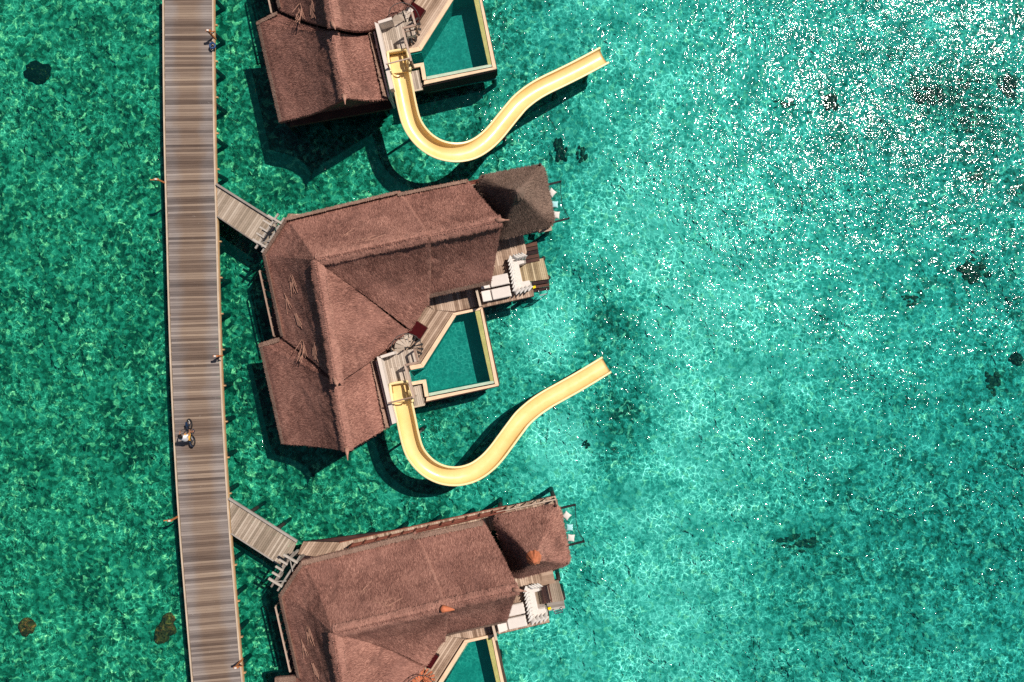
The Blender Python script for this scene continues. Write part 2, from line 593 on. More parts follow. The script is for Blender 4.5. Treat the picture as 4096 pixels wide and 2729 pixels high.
# ------------------------------------------------------------------ the setting: seabed and sea
BED_Z = -1.3
# (px, py, radius px, amount): pale sand (+) and weed or rubble (-) areas of the bed
BLOBS = [(2550, 900, 420, .34), (2750, 1350, 520, .30), (2900, 1900, 420, .26), (2500, 2450, 520, .34), (2450, 1800, 300, .18),
         (2200, 1330, 150, .70), (2240, 1775, 160, .70), (2620, 1750, 160, .20), (2050, 2620, 260, .22), (3250, 350, 800, .16), (2700, 150, 420, .20), (2380, 120, 260, .20),
         (3350, 1500, 420, .14), (3000, 1100, 500, .12), (2800, 2600, 350, .25), (3900, 100, 500, .06), (3950, 1250, 420, .06),
         (2470, 1740, 170, -.42), (2540, 1620, 120, -.2), (2430, 1290, 160, -.36), (3250, 2100, 420, -.05), (3050, 1750, 200, -.10), (3600, 2300, 460, -.03),
         (3150, 2500, 260, -.10), (2150, 980, 240, -.06), (2340, 1450, 160, -.10), (3800, 420, 300, -.12), (3400, 520, 160, -.10), (3900, 1900, 400, -.04),
         (300, 300, 700, -.00), (150, 150, 260, .07), (60, 600, 200, .06), (100, 2000, 500, .02), (300, 2600, 380, .04), (1500, 2050, 300, .02),
         (1000, 1300, 380, -.10), (960, 2500, 300, -.04), (1100, 300, 300, -.02), (3300, 2680, 200, .12), (3800, 2700, 200, .14), (700, 1500, 260, -.04)]
BLOBS += [(x, y, r, -.12) for x, y, r in ((2245, 600, 45), (2330, 615, 40), (3330, 402, 50), (3130, 415, 60), (3860, 350, 85), (3720, 385, 85), (4030, 340, 75), (3910, 490, 100), (3890, 712, 65), (4070, 745, 60), (3898, 1082, 85), (3655, 1190, 70), (3975, 1528, 75), (4072, 1432, 50), (3200, 2175, 90), (500, 1800, 90), (380, 2360, 60), (1700, 2130, 120))]
xs = list(np.linspace(-55, 55, 221)); ys = list(np.linspace(-42, 42, 169))
far = [-600, -200, -90]
xs = far + xs + [-q for q in reversed(far)]
ys = far + ys + [-q for q in reversed(far)]
gx, gy = np.meshgrid(xs, ys)
s_base = np.where(gx < -17.0, 0.36, np.clip(0.31 + (gx + 17.0) / 26.0 * 0.21, 0.31, 0.52))
for bx, by, br, am in BLOBS:
    w = W(bx, by, BED_Z)
    rr = br * (CAM_H - BED_Z) / FPX
    s_base = s_base + am * (1.3 if am < 0 else 0.95 if am > .45 else 0.72) * np.exp(-(((gx - w.x) ** 2 + (gy - w.y) ** 2) / (rr * rr)))
gz = BED_Z + 0.10 * np.sin(gx * 0.31 + 1.0) * np.cos(gy * 0.27) + 0.06 * np.sin(gx * 0.9 + gy * 0.7) + rng.normal(0, 0.012, gx.shape)
nx, ny = len(xs), len(ys)
verts = np.stack([gx.ravel(), gy.ravel(), gz.ravel()], 1)
ii = np.arange((nx - 1) * (ny - 1))
r_, c_ = ii // (nx - 1), ii % (nx - 1)
a_ = r_ * nx + c_
faces = np.stack([a_, a_ + 1, a_ + 1 + nx, a_ + nx], 1)
me = bpy.data.meshes.new('seabed')
me.from_pydata(verts.tolist(), [], faces.tolist())
at = me.attributes.new('sand', 'FLOAT', 'POINT')
at.data.foreach_set('value', s_base.ravel().astype(np.float32))
at = me.attributes.new('weed', 'FLOAT', 'POINT')
at.data.foreach_set('value', np.clip((2.0 - gx) / 14.0, 0, 1).ravel().astype(np.float32))
at = me.attributes.new('deep', 'FLOAT', 'POINT')
at.data.foreach_set('value', np.clip((gx - 12.0) / 16.0 + gy / 40.0, 0, 1).ravel().astype(np.float32))
me.materials.append(M['seabed'])
me.polygons.foreach_set('use_smooth', [True] * len(me.polygons))
bed = bpy.data.objects.new('seabed', me); COL.objects.link(bed); bed['kind'] = 'structure'
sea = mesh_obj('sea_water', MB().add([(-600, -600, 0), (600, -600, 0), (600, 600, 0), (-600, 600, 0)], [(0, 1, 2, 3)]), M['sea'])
sea['kind'] = 'structure'

# ------------------------------------------------------------------ the jetty
DECK_Z = 1.5
left = [(648, -260), (651, 0), (653, 500), (660, 730), (673, 1200), (685, 1550), (700, 1850), (715, 2100), (731, 2300), (767, 2729), (795, 2990)]
right = [(853, -260), (855, 0), (859, 500), (866, 730), (876, 1183), (888, 1550), (903, 1850), (919, 2080), (935, 2300), (973, 2729), (1002, 2990)]
def edge_at(e, y):
    for (x0, y0), (x1, y1) in zip(e, e[1:]):
        if y0 <= y <= y1:
            return x0 + (x1 - x0) * (y - y0) / (y1 - y0)
cl = []
for y in (-250, 0, 300, 600, 900, 1200, 1500, 1800, 2100, 2400, 2729, 2980):
    cl.append(W((edge_at(left, y) + edge_at(right, y)) / 2, y, DECK_Z))
path = smooth_path(cl, 800)
NPL = 318
PITCH = 0.148
mid_i = min(range(len(path)), key=lambda i: abs(path[i].y))
Ls = [0.0]
for a, b in zip(path, path[1:]):
    Ls.append(Ls[-1] + (b - a).length)
def jet(s, side=0.0, z=0.0):
    """point at arc length s (0 = level with the picture centre, growing southwards), offset sideways (+ east)"""
    t_ = max(0.0, min(Ls[-1] - 1e-3, Ls[mid_i] + s))
    j = int(np.searchsorted(Ls, t_)) or 1
    u = (t_ - Ls[j - 1]) / (Ls[j] - Ls[j - 1])
    q = path[j - 1].lerp(path[j], u)
    d = (path[min(j + 6, len(path) - 1)] - path[max(j - 7, 0)]).normalized()
    e = Vector((-d.y, d.x, 0))
    e = e if e.x > 0 else -e
    return q + e * side + Vector((0, 0, z)), d, e

HALF = 1.59
jetty = thing('jetty', 'long weathered timber jetty running down the left of the villas', 'jetty', jet(0)[0] - Vector((0, 0, DECK_Z)))
jo = Vector(jetty['o0'])
pm = MB().prism([(-1.485, -0.069), (1.485, -0.069), (1.485, 0.069), (-1.485, 0.069)], -0.045, 0.0)
p_me = None
for k in range(NPL):
    s = (k - NPL / 2 + 0.5) * PITCH
    q, d, e = jet(s)
    if p_me is None:
        o = mesh_obj('plank', pm, M['jetty'], jetty, origin=(0, 0, 0)); p_me = o.data
    else:
        o = bpy.data.objects.new('plank', p_me); COL.objects.link(o); o.parent = jetty
    o.location = q - jo + Vector((random.uniform(-.01, .01), 0, random.uniform(-0.006, 0)))
    o.rotation_euler = (random.uniform(-.015, .015), 0, math.atan2(e.y, e.x) + random.uniform(-.003, .003))
SMAX = NPL / 2 * PITCH
for side, w in ((-1, 0.075), (1, 0.085)):
    mb = MB(); n = 60
    a = [jet(-SMAX + 2 * SMAX * i / n) for i in range(n + 1)]
    for i in range(n):
        (q0, d0, e0), (q1, d1, e1) = a[i], a[i + 1]
        g0 = d0 * 0.003
        x0, x1 = side * (HALF - w), side * HALF
        mb.prism([q0 + e0 * x0 + g0, q1 + e1 * x0, q1 + e1 * x1, q0 + e0 * x1 + g0], DECK_Z - 0.02, DECK_Z + 0.06)
    mesh_obj('edge_board', mb, M['cream'], jetty)
    mb = MB()
    for i in range(n):
        (q0, d0, e0), (q1, d1, e1) = a[i], a[i + 1]
        x0, x1 = side * (HALF - 0.02), side * (HALF + 0.03)
        mb.prism([q0 + e0 * x0, q1 + e1 * x0, q1 + e1 * x1, q0 + e0 * x1], DECK_Z - 0.20, DECK_Z - 0.025)
    mesh_obj('side_board', mb, M['tan_side'], jetty)
for k in range(-10, 11):
    s = k * 2.27 + 0.6
    if abs(s) > SMAX - 0.2:
        continue
    c0, d, e = jet(s)
    mesh_obj('cross_beam', MB().beam(c0 + e * -1.70 + Vector((0, 0, -.2)), c0 + e * 1.74 + Vector((0, 0, -.2)), 0.09, 0.14), M['tan_side'], jetty)
    for sd in (-1.0, 1.0):
        b = c0 + e * sd
        top = Vector((b.x, b.y, DECK_Z - 0.3)); bot = Vector((b.x + e.x * sd * .05, b.y, BED_Z - 0.3))
        mesh_obj('pile', MB().tube([top, top.lerp(bot, .5), bot], [0.13, 0.14, 0.16], 9), M['pile'], jetty, smooth=True)

# ------------------------------------------------------------------ bridges to the villas and the gate beams
def bridge(label, A, B, C, D, z=1.52):
    """A,B along the north edge, D,C along the south edge (photo pixels)"""
    a, b, c, d = (W(*q, z) for q in (A, B, C, D))
    th = thing('bridge', label, 'bridge', Vector(((a.x + c.x) / 2, (a.y + c.y) / 2, 0)), 'bridges from the jetty to the villas')
    ax = ((b - a) + (c - d)).normalized()
    planks(th, [a, b, c, d], (-ax.y, ax.x), 0.135, z, M['bridge'])
    up = Vector((0, 0, .09))
    mesh_obj('edge_beam', MB().beam(a + up, b + up, .13, .13), M['grey_wood'], th)
    mesh_obj('edge_beam', MB().beam(d + up * .3, c + up * .3, .07, .09), M['grey_wood'], th)
    dn = Vector((0, 0, -.2))
    nrm = Vector((-ax.y, ax.x, 0))
    mesh_obj('joist', MB().beam(a + dn - nrm * .2, b + dn - nrm * .2, .1, .22), M['dark_wood'], th)
    mesh_obj('joist', MB().beam(d + dn + nrm * .2, c + dn + nrm * .2, .1, .22), M['dark_wood'], th)
    for f in (0.3, 0.7):
        for p0, p1, sg in ((a, b, -1), (d, c, 1)):
            q = p0.lerp(p1, f) + nrm * .2 * sg
            mesh_obj('pile', MB().tube([(q.x, q.y, z - .3), (q.x, q.y, BED_Z - .3)], .12, 8), M['pile'], th, smooth=True)
    return th

bridge('plank bridge from the jetty to the gate of the middle villa', (868, 738), (1112, 892), (1062, 996), (870, 866))
bridge('longer plank bridge from the jetty to the gate of the bottom villa', (918, 1992), (1190, 2164), (1140, 2272), (926, 2134))

# ------------------------------------------------------------------ thatch
def tufts(faces3, density, length, width, lift, ragged=0.25, seed=0):
    """thatch bundles lying down the slope of each triangle"""
    rg = np.random.default_rng(seed)
    V, F, T = [], [], []
    nb = 0
    for tri in faces3:
        a, b, c = (np.array(q) for q in tri)
        n = np.cross(b - a, c - a)
        ar = np.linalg.norm(n) / 2
        n = n / (2 * ar)
        if n[2] < 0:
            n = -n
        down = np.array([0, 0, -1.0]) + n * n[2]
        dl = np.linalg.norm(down)
        down = down / dl if dl > 0.05 else np.array([1.0, 0, 0])
        side = np.cross(n, down)
        k = int(ar * density)
        r1, r2 = rg.random(k), rg.random(k)
        sw = r1 + r2 > 1
        r1[sw], r2[sw] = 1 - r1[sw], 1 - r2[sw]
        P = a + np.outer(r1, b - a) + np.outer(r2, c - a)
        ang = rg.normal(0, ragged, k)
        D = np.outer(np.cos(ang), down) + np.outer(np.sin(ang), side)
        S = np.outer(np.cos(ang), side) - np.outer(np.sin(ang), down)
        L = length * rg.uniform(0.6, 1.4, k)
        Wd = width * rg.uniform(0.6, 1.5, k)
        Lf = lift * rg.uniform(0.2, 1.6, k)
        P = P - D * (L / 2)[:, None]
        Rt = P + n * 0.004
        Md = P + D * (L * 0.55)[:, None] + n * (Lf * 0.9)[:, None]
        Tp = P + D * L[:, None] + n * (Lf * 0.75)[:, None]
        q = np.stack([Rt - S * (Wd / 2)[:, None], Rt + S * (Wd / 2)[:, None],
                      Md + S * (Wd * .55)[:, None], Md - S * (Wd * .55)[:, None], Tp], 1)
        V.append(q.reshape(-1, 3))
        base = nb + np.arange(k) * 5
        F.append(np.stack([base, base + 1, base + 2, base + 3], 1))
        T.append(rg.random(k))
        nb += k * 5
    V = np.concatenate(V); F = np.concatenate(F); T = np.concatenate(T)
    tips = np.stack([F[:, 3], F[:, 2], F[:, 0] + 4], 1)
    return V, F, tips, T


def thatch_obj(name, faces3, mat, parent, density=480, length=0.21, width=0.019, lift=0.017, seed=0, extra=None):
    V, F, tips, T = tufts(faces3, density, length, width, lift, seed=seed)
    if extra:
        V2, F2, t2, T2 = extra
        F2 = F2 + len(V); t2 = t2 + len(V)
        V = np.concatenate([V, V2]); F = np.concatenate([F, F2]); tips = np.concatenate([tips, t2]); T = np.concatenate([T, T2])
    V = V - np.array(parent['o0'])
    me = bpy.data.meshes.new(name)
    nq, nt = len(F), len(tips)
    me.vertices.add(len(V)); me.vertices.foreach_set('co', V.astype(np.float32).ravel())
    me.loops.add(nq * 4 + nt * 3)
    me.loops.foreach_set('vertex_index', np.concatenate([F.ravel(), tips.ravel()]).astype(np.int32))
    me.polygons.add(nq + nt)
    st = np.concatenate([np.arange(nq) * 4, nq * 4 + np.arange(nt) * 3]).astype(np.int32)
    me.polygons.foreach_set('loop_start', st)
    at = me.attributes.new('tone', 'FLOAT', 'POINT')
    at.data.foreach_set('value', np.repeat(T, 5).astype(np.float32))
    me.materials.append(mat)
    me.update(); me.validate()
    o = bpy.data.objects.new(name, me); COL.objects.link(o); o.parent = parent
    o['o0'] = parent['o0']; o['kind'] = 'stuff'
    return o


def fringe(edges, per_m, length, width, seed, droop=0.35):
    """ragged ends hanging over an eave: edges = (a, b, outward)"""
    rg = np.random.default_rng(seed)
    V, F, T = [], [], []
    nb = 0
    for a, b, out in edges:
        a, b, out = np.array(a), np.array(b), np.array(out)
        Lm = np.linalg.norm(b - a)
        k = int(Lm * per_m)
        u = rg.random(k)
        P = a + np.outer(u, b - a) - out * rg.uniform(0.02, 0.25, k)[:, None] + np.array([0, 0, 1]) * rg.uniform(-0.10, 0.05, k)[:, None]
        e = (b - a) / Lm
        D = np.tile(out, (k, 1)) + np.outer(rg.normal(0, 0.3, k), e) + np.array([0, 0, -1]) * rg.uniform(0.1, droop * 2, k)[:, None]
        D /= np.linalg.norm(D, axis=1)[:, None]
        S = np.tile(e, (k, 1))
        L = length * rg.uniform(0.5, 1.5, k); Wd = width * rg.uniform(0.6, 1.5, k)
        Md = P + D * (L * .6)[:, None]; Tp = P + D * L[:, None]
        q = np.stack([P - S * (Wd / 2)[:, None], P + S * (Wd / 2)[:, None], Md + S * (Wd / 2)[:, None], Md - S * (Wd / 2)[:, None], Tp], 1)
        V.append(q.reshape(-1, 3))
        base = nb + np.arange(k) * 5
        F.append(np.stack([base, base + 1, base + 2, base + 3], 1)); T.append(rg.random(k)); nb += k * 5
    V = np.concatenate(V); F = np.concatenate(F); T = np.concatenate(T)
    return V, F, np.stack([F[:, 3], F[:, 2], F[:, 0] + 4], 1), T


def outward(a, b, centre):
    d = (b - a); n = Vector((d.y, -d.x, 0)).normalized()
    m = (a + b) / 2 - centre
    return n if n.x * m.x + n.y * m.y > 0 else -n


def tone_slab(o, v):
    at = o.data.attributes.new('tone', 'FLOAT', 'POINT')
    at.data.foreach_set('value', [v] * len(o.data.vertices))


def sag(tri_or_quad, n, amp, seed, hollow=None):
    """split a slope (3 or 4 corners) into a slightly uneven grid of triangles"""
    rg = np.random.default_rng(seed)
    P = [np.array(q) for q in tri_or_quad]
    if len(P) == 3:
        P = [P[0], P[1], P[2], P[2]]
    G = []
    for i in range(n + 1):
        row = []
        for j in range(n + 1):
            u, v = i / n, j / n
            q = (P[0] * (1 - u) + P[1] * u) * (1 - v) + (P[3] * (1 - u) + P[2] * u) * v
            if 0 < i < n and 0 < j < n:
                q = q + np.array([0, 0, rg.normal(0, amp)])
            row.append(q)
        G.append(row)
    if hollow:
        z0, z1 = hollow
        for row in G:
            for q in row:
                tt = min(1.0, max(0.0, (q[2] - z0) / (z1 - z0)))
                q[2] -= 0.125 * (z1 - z0) * math.sin(math.pi * tt)
    out = []
    for i in range(n):
        for j in range(n):
            for t3 in ((G[i][j], G[i + 1][j], G[i + 1][j + 1]), (G[i][j], G[i + 1][j + 1], G[i][j + 1])):
                if np.linalg.norm(np.cross(t3[1] - t3[0], t3[2] - t3[0])) > 1e-4:
                    out.append(t3)
    return out


def hollowed(p, zlo, zhi):
    p = Vector(p)
    tt = min(1.0, max(0.0, (p.z - zlo) / (zhi - zlo)))
    return p - Vector((0, 0, 0.125 * (zhi - zlo) * math.sin(math.pi * tt)))


def roof_part(villa, name, slopes, eaves, mat, seed, density=480, thick=0.26, amp=0.022):
    """slopes: lists of 3-4 points; a thatch slab with straw bundles and a fringe as its sub-part"""
    mb = MB(); tris = []
    zhi = max(p[2] for sl in slopes for p in sl); zlo = min(p[2] for sl in slopes for p in sl) + .3
    for k, sl in enumerate(slopes):
        tr = sag(sl, 10, amp, seed * 10 + k, (zlo, zhi))
        tris += tr
        for a, b, c in tr:
            n = np.cross(b - a, c - a)
            q = (a, b, c) if n[2] > 0 else (a, c, b)
            mb.add(q, [(0, 1, 2)])
            lo = [x - np.array([0, 0, thick]) for x in q]
            mb.add(lo, [(2, 1, 0)])
        for i in range(len(sl)):
            a, b = Vector(sl[i]), Vector(sl[(i + 1) % len(sl)])
            hh = [hollowed(a.lerp(b, j / 10), zlo, zhi) - Vector((0, 0, .012)) for j in range(11)]
            for p_, q_ in zip(hh, hh[1:]):
                mb.add([p_, q_, q_ - Vector((0, 0, thick - .012)), p_ - Vector((0, 0, thick - .012))], [(0, 1, 2, 3)])
    o = mesh_obj(name, mb, mat, villa)
    tone_slab(o, 0.28)
    cen = sum((Vector(p) for sl in slopes for p in sl), Vector()) / sum(len(sl) for sl in slopes)
    ed = []
    for a, b in eaves:
        hh = [hollowed(Vector(a).lerp(Vector(b), j / 6), zlo, zhi) for j in range(7)]
        if abs(a[2] - b[2]) <= .8:
            hh = [Vector(a), Vector(b)]
        for p_, q_ in zip(hh, hh[1:]):
            ed.append((p_, q_, outward(p_, q_, cen)))
    bt = []
    for a, b, out in ed:
        a, b = Vector(a), Vector(b)
        if abs(a.z - b.z) > .8:
            continue
        sl_ = next((sl for sl in slopes if any((Vector(p) - a).length < 1e-6 for p in sl) and any((Vector(p) - b).length < 1e-6 for p in sl)), None)
        if sl_ is None:
            continue
        c = sum((Vector(p) for p in sl_), Vector()) / len(sl_)
        n_ = (b - a).cross(c - a).normalized()
        inn = n_.cross(b - a).normalized()
        if inn.dot(c - a) < 0:
            inn = -inn
        lift_ = Vector((0, 0, .05))
        wd = .24
        q = [a + lift_ - inn * .04, b + lift_ - inn * .04, b + inn * wd + lift_ * .9, a + inn * wd + lift_ * .9]
        f_ = [(0, 1, 2, 3)] if (q[1] - q[0]).cross(q[2] - q[0]).z > 0 else [(3, 2, 1, 0)]
        tb_ = MB().add(q + [x - Vector((0, 0, .2)) for x in q], f_ + [(0, 1, 5, 4), (1, 2, 6, 5), (2, 3, 7, 6), (3, 0, 4, 7)])
        qa = [np.array(x) for x in q]
        bt += [(qa[0], qa[1], qa[2]), (qa[0], qa[2], qa[3])]
        tone_slab(mesh_obj('eave_trim', tb_, M['trim'], o), .35)
    if bt:
        thatch_obj('trim_thatch', bt, M['trim'], o, 460, .16, .019, .014, seed=seed + 90)
    thatch_obj('thatch', tris, mat, o, density, seed=seed, extra=fringe(ed, 130, 0.11, 0.02, seed + 50) if ed else None)
    return o


def ridge_cap(parent, pts, r, mat, seed, squash=0.42):
    """a rounded thatch roll along a ridge"""
    path = resample([Vector(p) for p in pts], 26)
    rg = random.Random(seed)
    mb = MB(); n = 9; vs = []; fs = []
    for i, q in enumerate(path):
        d = (path[min(i + 1, 25)] - path[max(i - 1, 0)]).normalized()
        s = Vector((d.y, -d.x, 0)).normalized()
        rr = r * (1 + rg.uniform(-.08, .08))
        dz = rg.uniform(-.012, .012)
        for k in range(n):
            a = math.pi * k / (n - 1)
            wob = 1 + rg.uniform(-.08, .08)
            vs.append(q + s * math.cos(a) * rr * 1.4 * wob + Vector((0, 0, math.sin(a) * rr * squash * wob - r * 0.42 + dz - abs(math.cos(a)) * r * 0.5)))
    for i in range(25):
        for k in range(n - 1):
            fs.append((i * n + k, (i + 1) * n + k, (i + 1) * n + k + 1, i * n + k + 1))
    fs.append(tuple(range(n))); fs.append(tuple(reversed(range(25 * n, 26 * n))))
    mb.add(vs, fs)
    o = mesh_obj('ridge_cap', mb, mat, parent, smooth=True)
    at = o.data.attributes.new('tone', 'FLOAT', 'POINT')
    at.data.foreach_set('value', [rg.uniform(.3, .8) for _ in o.data.vertices])
    tris = []
    for f in fs[:-2]:
        q = [np.array(vs[i]) for i in f]
        tris += [(q[0], q[1], q[2]), (q[0], q[2], q[3])]
    thatch_obj('ridge_thatch', tris, mat, parent, 420, .24, .019, .010, seed=seed + 300)
    return o


# ------------------------------------------------------------------ the villa (built once for the middle one)
SETS = {}          # group key -> list of things of the middle villa
def keep(key, o):
    SETS.setdefault(key, []).append(o)
    return o

U = Vector((math.cos(R(12.0)), math.sin(R(12.0)), 0))     # the villa's own east
N_ = Vector((-U.y, U.x, 0))                                # the villa's own north
FL = 1.6                                                   # deck level

villa = keep('villa', thing('overwater_villa', 'middle thatched overwater villa, whole, with finished roofs on stilts', 'villa',
                            W(1400, 1250, 0), 'thatched overwater villas'))
N1 = W(1143, 874, 3.5); N2 = W(1589, 766, 3.5)
R0 = W(1262, 1040, 6.85); R1 = W(1708, 943, 6.8)
W1 = W(1052, 1017, 3.3); W2 = W(1124, 1347, 3.2); F0 = W(1346, 1534, 6.6)
V1 = W(1704, 1222, 2.85); VD = W(1638, 1322, 2.75); ES = W(1503, 1429, 3.4)
V1b = W(1690, 1240, 2.8)
main = roof_part(villa, 'main_roof',
                 [[N1, N2, R1, R0], [N1, R0, W1], [W1, R0, F0, W2], [R1, V1, VD + Vector((.07, .05, 0)), R0], [R0, VD - Vector((.07, .05, 0)), ES, F0]],
                 [(N1, N2), (N1, W1), (W1, W2), (V1, VD), (VD, ES), (N2, R1), (R1, V1)], M['thatch'], 1)
ridge_cap(main, [R0, R0.lerp(R1, .5) + Vector((0, 0, -.04)), R1], 0.25, M['ridge'], 1)
ridge_cap(main, [R0, R0.lerp(F0, .5) + Vector((0, 0, -.04)), F0], 0.27, M['ridge'], 2)
for end, rad, sd_ in ((V1, .13, 6), (N2, .11, 7)):
    ridge_cap(main, [hollowed(R1.lerp(end, j / 10), 3.05, 6.85) for j in range(11)], rad, M['ridge'], sd_)
E1 = W(1592, 775, 3.40); E2 = W(1869, 720, 3.40); RE0 = W(1690, 950, 6.5); R2 = W(2006, 882, 6.6)
S2 = W(1963, 1135, 3.05); S1 = W(1700, 1194, 3.0)
east = roof_part(villa, 'east_roof', [[E1, E2, R2, RE0], [RE0, R2, S2, S1]], [(E1, E2), (E2, R2), (R2, S2), (S1, S2)], M['thatch'], 2)
ridge_cap(east, [RE0, R2], 0.24, M['ridge'], 3)
Q0 = W(1335, 1528, 5.95); Q1 = W(1388, 1806, 6.2)
X0 = W(1118, 1352, 2.95); SW1 = W(1037, 1376, 2.4); SW2 = W(1128, 1776, 2.4)
QE = W(1497, 1441, 3.05); SE = W(1555, 1708, 3.5)
south = roof_part(villa, 'south_roof', [[SW1, X0, Q0], [SW1, Q0, Q1, SW2], [Q0, QE, SE, Q1]],
                  [(SW1, SW2), (SW1, X0), (SW2, Q1), (QE, SE), (SE, Q1)], M['thatch'], 3)
ridge_cap(south, [Q0, Q1], 0.24, M['ridge'], 4)
for par, base, tip in ((south, Q1, W(1391, 1842, 6.45)), (main, F0, W(1352, 1552, 6.7)), (east, R2, W(2038, 880, 6.75))):
    d = (tip - base).normalized()
    mb = MB().tube([base - d * .35, base, base.lerp(tip, .5), tip], [.13, .12, .05, .02], 8)
    mesh_obj('finial', mb, M['straw'], par, smooth=True)
# loose straw slipped down the western slope, and thin twigs
def straw_patch(par, px, py, pz, n, lx, ly, ang, seed):
    rg = random.Random(seed)
    c = W(px, py, pz)
    mb = MB()
    for _ in range(n):
        a = ang + rg.gauss(0, .22)
        L = rg.uniform(.3, .9)
        q = c + Vector((rg.uniform(-lx, lx), rg.uniform(-ly, ly), 0))
        z = roof_z(q.x, q.y)
        e = q + Vector((math.cos(a) * L, math.sin(a) * L, 0))
        z2 = roof_z(e.x, e.y)
        mb.beam((q.x, q.y, z + .05), (e.x, e.y, z2 + .05), rg.uniform(.018, .032), .015)
    mesh_obj('loose_straw', mb, M['straw'], par)
_tri = []
for sl in ([N1, N2, R1], [N1, R1, R0], [N1, R0, W1], [W1, R0, F0], [W1, F0, W2]):
    _tri.append(sl)
def roof_z(x, y):
    for a, b, c in _tri:
        d = (b.y - c.y) * (a.x - c.x) + (c.x - b.x) * (a.y - c.y)
        u = ((b.y - c.y) * (x - c.x) + (c.x - b.x) * (y - c.y)) / d
        v = ((c.y - a.y) * (x - c.x) + (a.x - c.x) * (y - c.y)) / d
        if u >= -1e-3 and v >= -1e-3 and u + v <= 1.001:
            return hollowed((x, y, u * a.z + v * b.z + (1 - u - v) * c.z), 3.05, 6.85).z
    return 4.5
for k, (px, py, n, lx, ly, ang) in enumerate([(1168, 1118, 11, .16, .26, -1.4), (1135, 1185, 8, .12, .22, -1.3), (1182, 1270, 8, .10, .26, -1.2),
                                              (1208, 1385, 16, .15, .4, -1.45), (1268, 1395, 14, .12, .4, -1.5), (1385, 955, 6, .2, .1, .6), (1480, 975, 10, .5, .1, .22)]):
    straw_patch(main, px, py, 4.3, n, lx, ly, ang, k + 20)

# walls and floor under the roofs
def inset(pts, f):
    c = sum(pts, Vector()) / len(pts)
    return [c + (p - c) * f for p in pts]
for nm, pts, f in (('wall', [N1, W(1600, 770, 3.5), W(1690, 1235, 3), W(1510, 1420, 3), W2, W1], .86),
                   ('wall', [E1, E2, S2, S1], .84), ('wall', [SW1, QE, SE, SW2], .80)):
    mesh_obj(nm, MB().prism(inset(pts, f), FL - .2, 2.65), M['wall'], villa)
base = [W(1160, 862, 1.42), W(1560, 812, 1.42), W(1900, 745, 1.42), W(1925, 1140, 1.42), W(1700, 1215, 1.42), W(1560, 1420, 1.42), W(1575, 1690, 1.42), W(1170, 1762, 1.42), W(1092, 1380, 1.42), W(1082, 1030, 1.42)]
mesh_obj('floor_slab', MB().prism(base, 1.2, 1.42), M['dark_wood'], villa)
for a, b, nx_, ny_ in ((W(1150, 930, 0), W(1830, 800, 0), 6, 1), (W(1110, 1100, 0), W(1880, 1100, 0), 6, 1), (W(1130, 1320, 0), W(1640, 1260, 0), 5, 1), (W(1120, 1500, 0), W(1540, 1420, 0), 4, 1), (W(1180, 1730, 0), W(1545, 1650, 0), 4, 1)):
    for i in range(nx_):
        q = a.lerp(b, i / (nx_ - 1))
        mesh_obj('pile', MB().tube([(q.x, q.y, 1.22), (q.x, q.y, BED_Z - .3)], .15, 8), M['pile'], villa, smooth=True)

# west gallery with a rail
g0, g1 = W(1062, 1090, FL), W(1118, 1345, FL)
gal = [g0, g1, W(1200, 1325, FL), W(1150, 1070, FL)]
wg = mesh_obj('west_gallery', MB().prism(gal, FL - .16, FL - .05), M['dark_wood'], villa)
planks(wg, inset(gal, .985), (g1 - g0), .145, FL, M['dark_wood'])
up = Vector((0, 0, 1.0))
rl = mesh_obj('railing', MB().beam(g0 + up, g1 + up, .09, .07), M['rail_wood'], villa)
for i in range(8):
    q = g0.lerp(g1, i / 7)
    mesh_obj('baluster', MB().beam(q, q + up * .97, .07, .07), M['rail_wood'], rl)

# north walkway
P0, P1, P2, P3 = W(1153, 855, FL), W(1297, 859, FL), W(1541, 809, FL), W(1968, 716, FL)
nw = mesh_obj('north_walkway', MB().prism([P0, P1, P2, P3, W(1990, 800, FL), W(1620, 880, FL), W(1240, 960, FL), W(1130, 905, FL)], FL - .18, FL - .05), M['dark_wood'], villa)
for quad, d in (([P0, P1, W(1325, 935, FL), W(1130, 905, FL)], (0.55, 0.83)), ([P1, P2, W(1560, 880, FL), W(1325, 935, FL)], N_), ([P2, P3, W(1990, 800, FL), W(1560, 880, FL)], N_)):
    planks(nw, quad, (d[0], d[1]), .14, FL, M['deck'])
mesh_obj('edge_beam', MB().beam(P1 + Vector((0, 0, .02)), P3 + Vector((0, 0, .02)), .05, .07), M['red_wood'], nw)
ra, rb = W(1352, 862, FL), W(1962, 724, FL)
for hgt, w in ((.95, .10), (.55, .06), (.25, .06)):
    o = mesh_obj('railing', MB().beam(ra + Vector((0, 0, hgt)), rb + Vector((0, 0, hgt)), w, .06), M['red_wood'], villa)
    if hgt == .95:
        rail_n = o
for i in range(13):
    q = ra.lerp(rb, i / 12)
    mesh_obj('baluster', MB().beam(q, q + Vector((0, 0, .93)), .07, .07), M['red_wood'], rail_n)

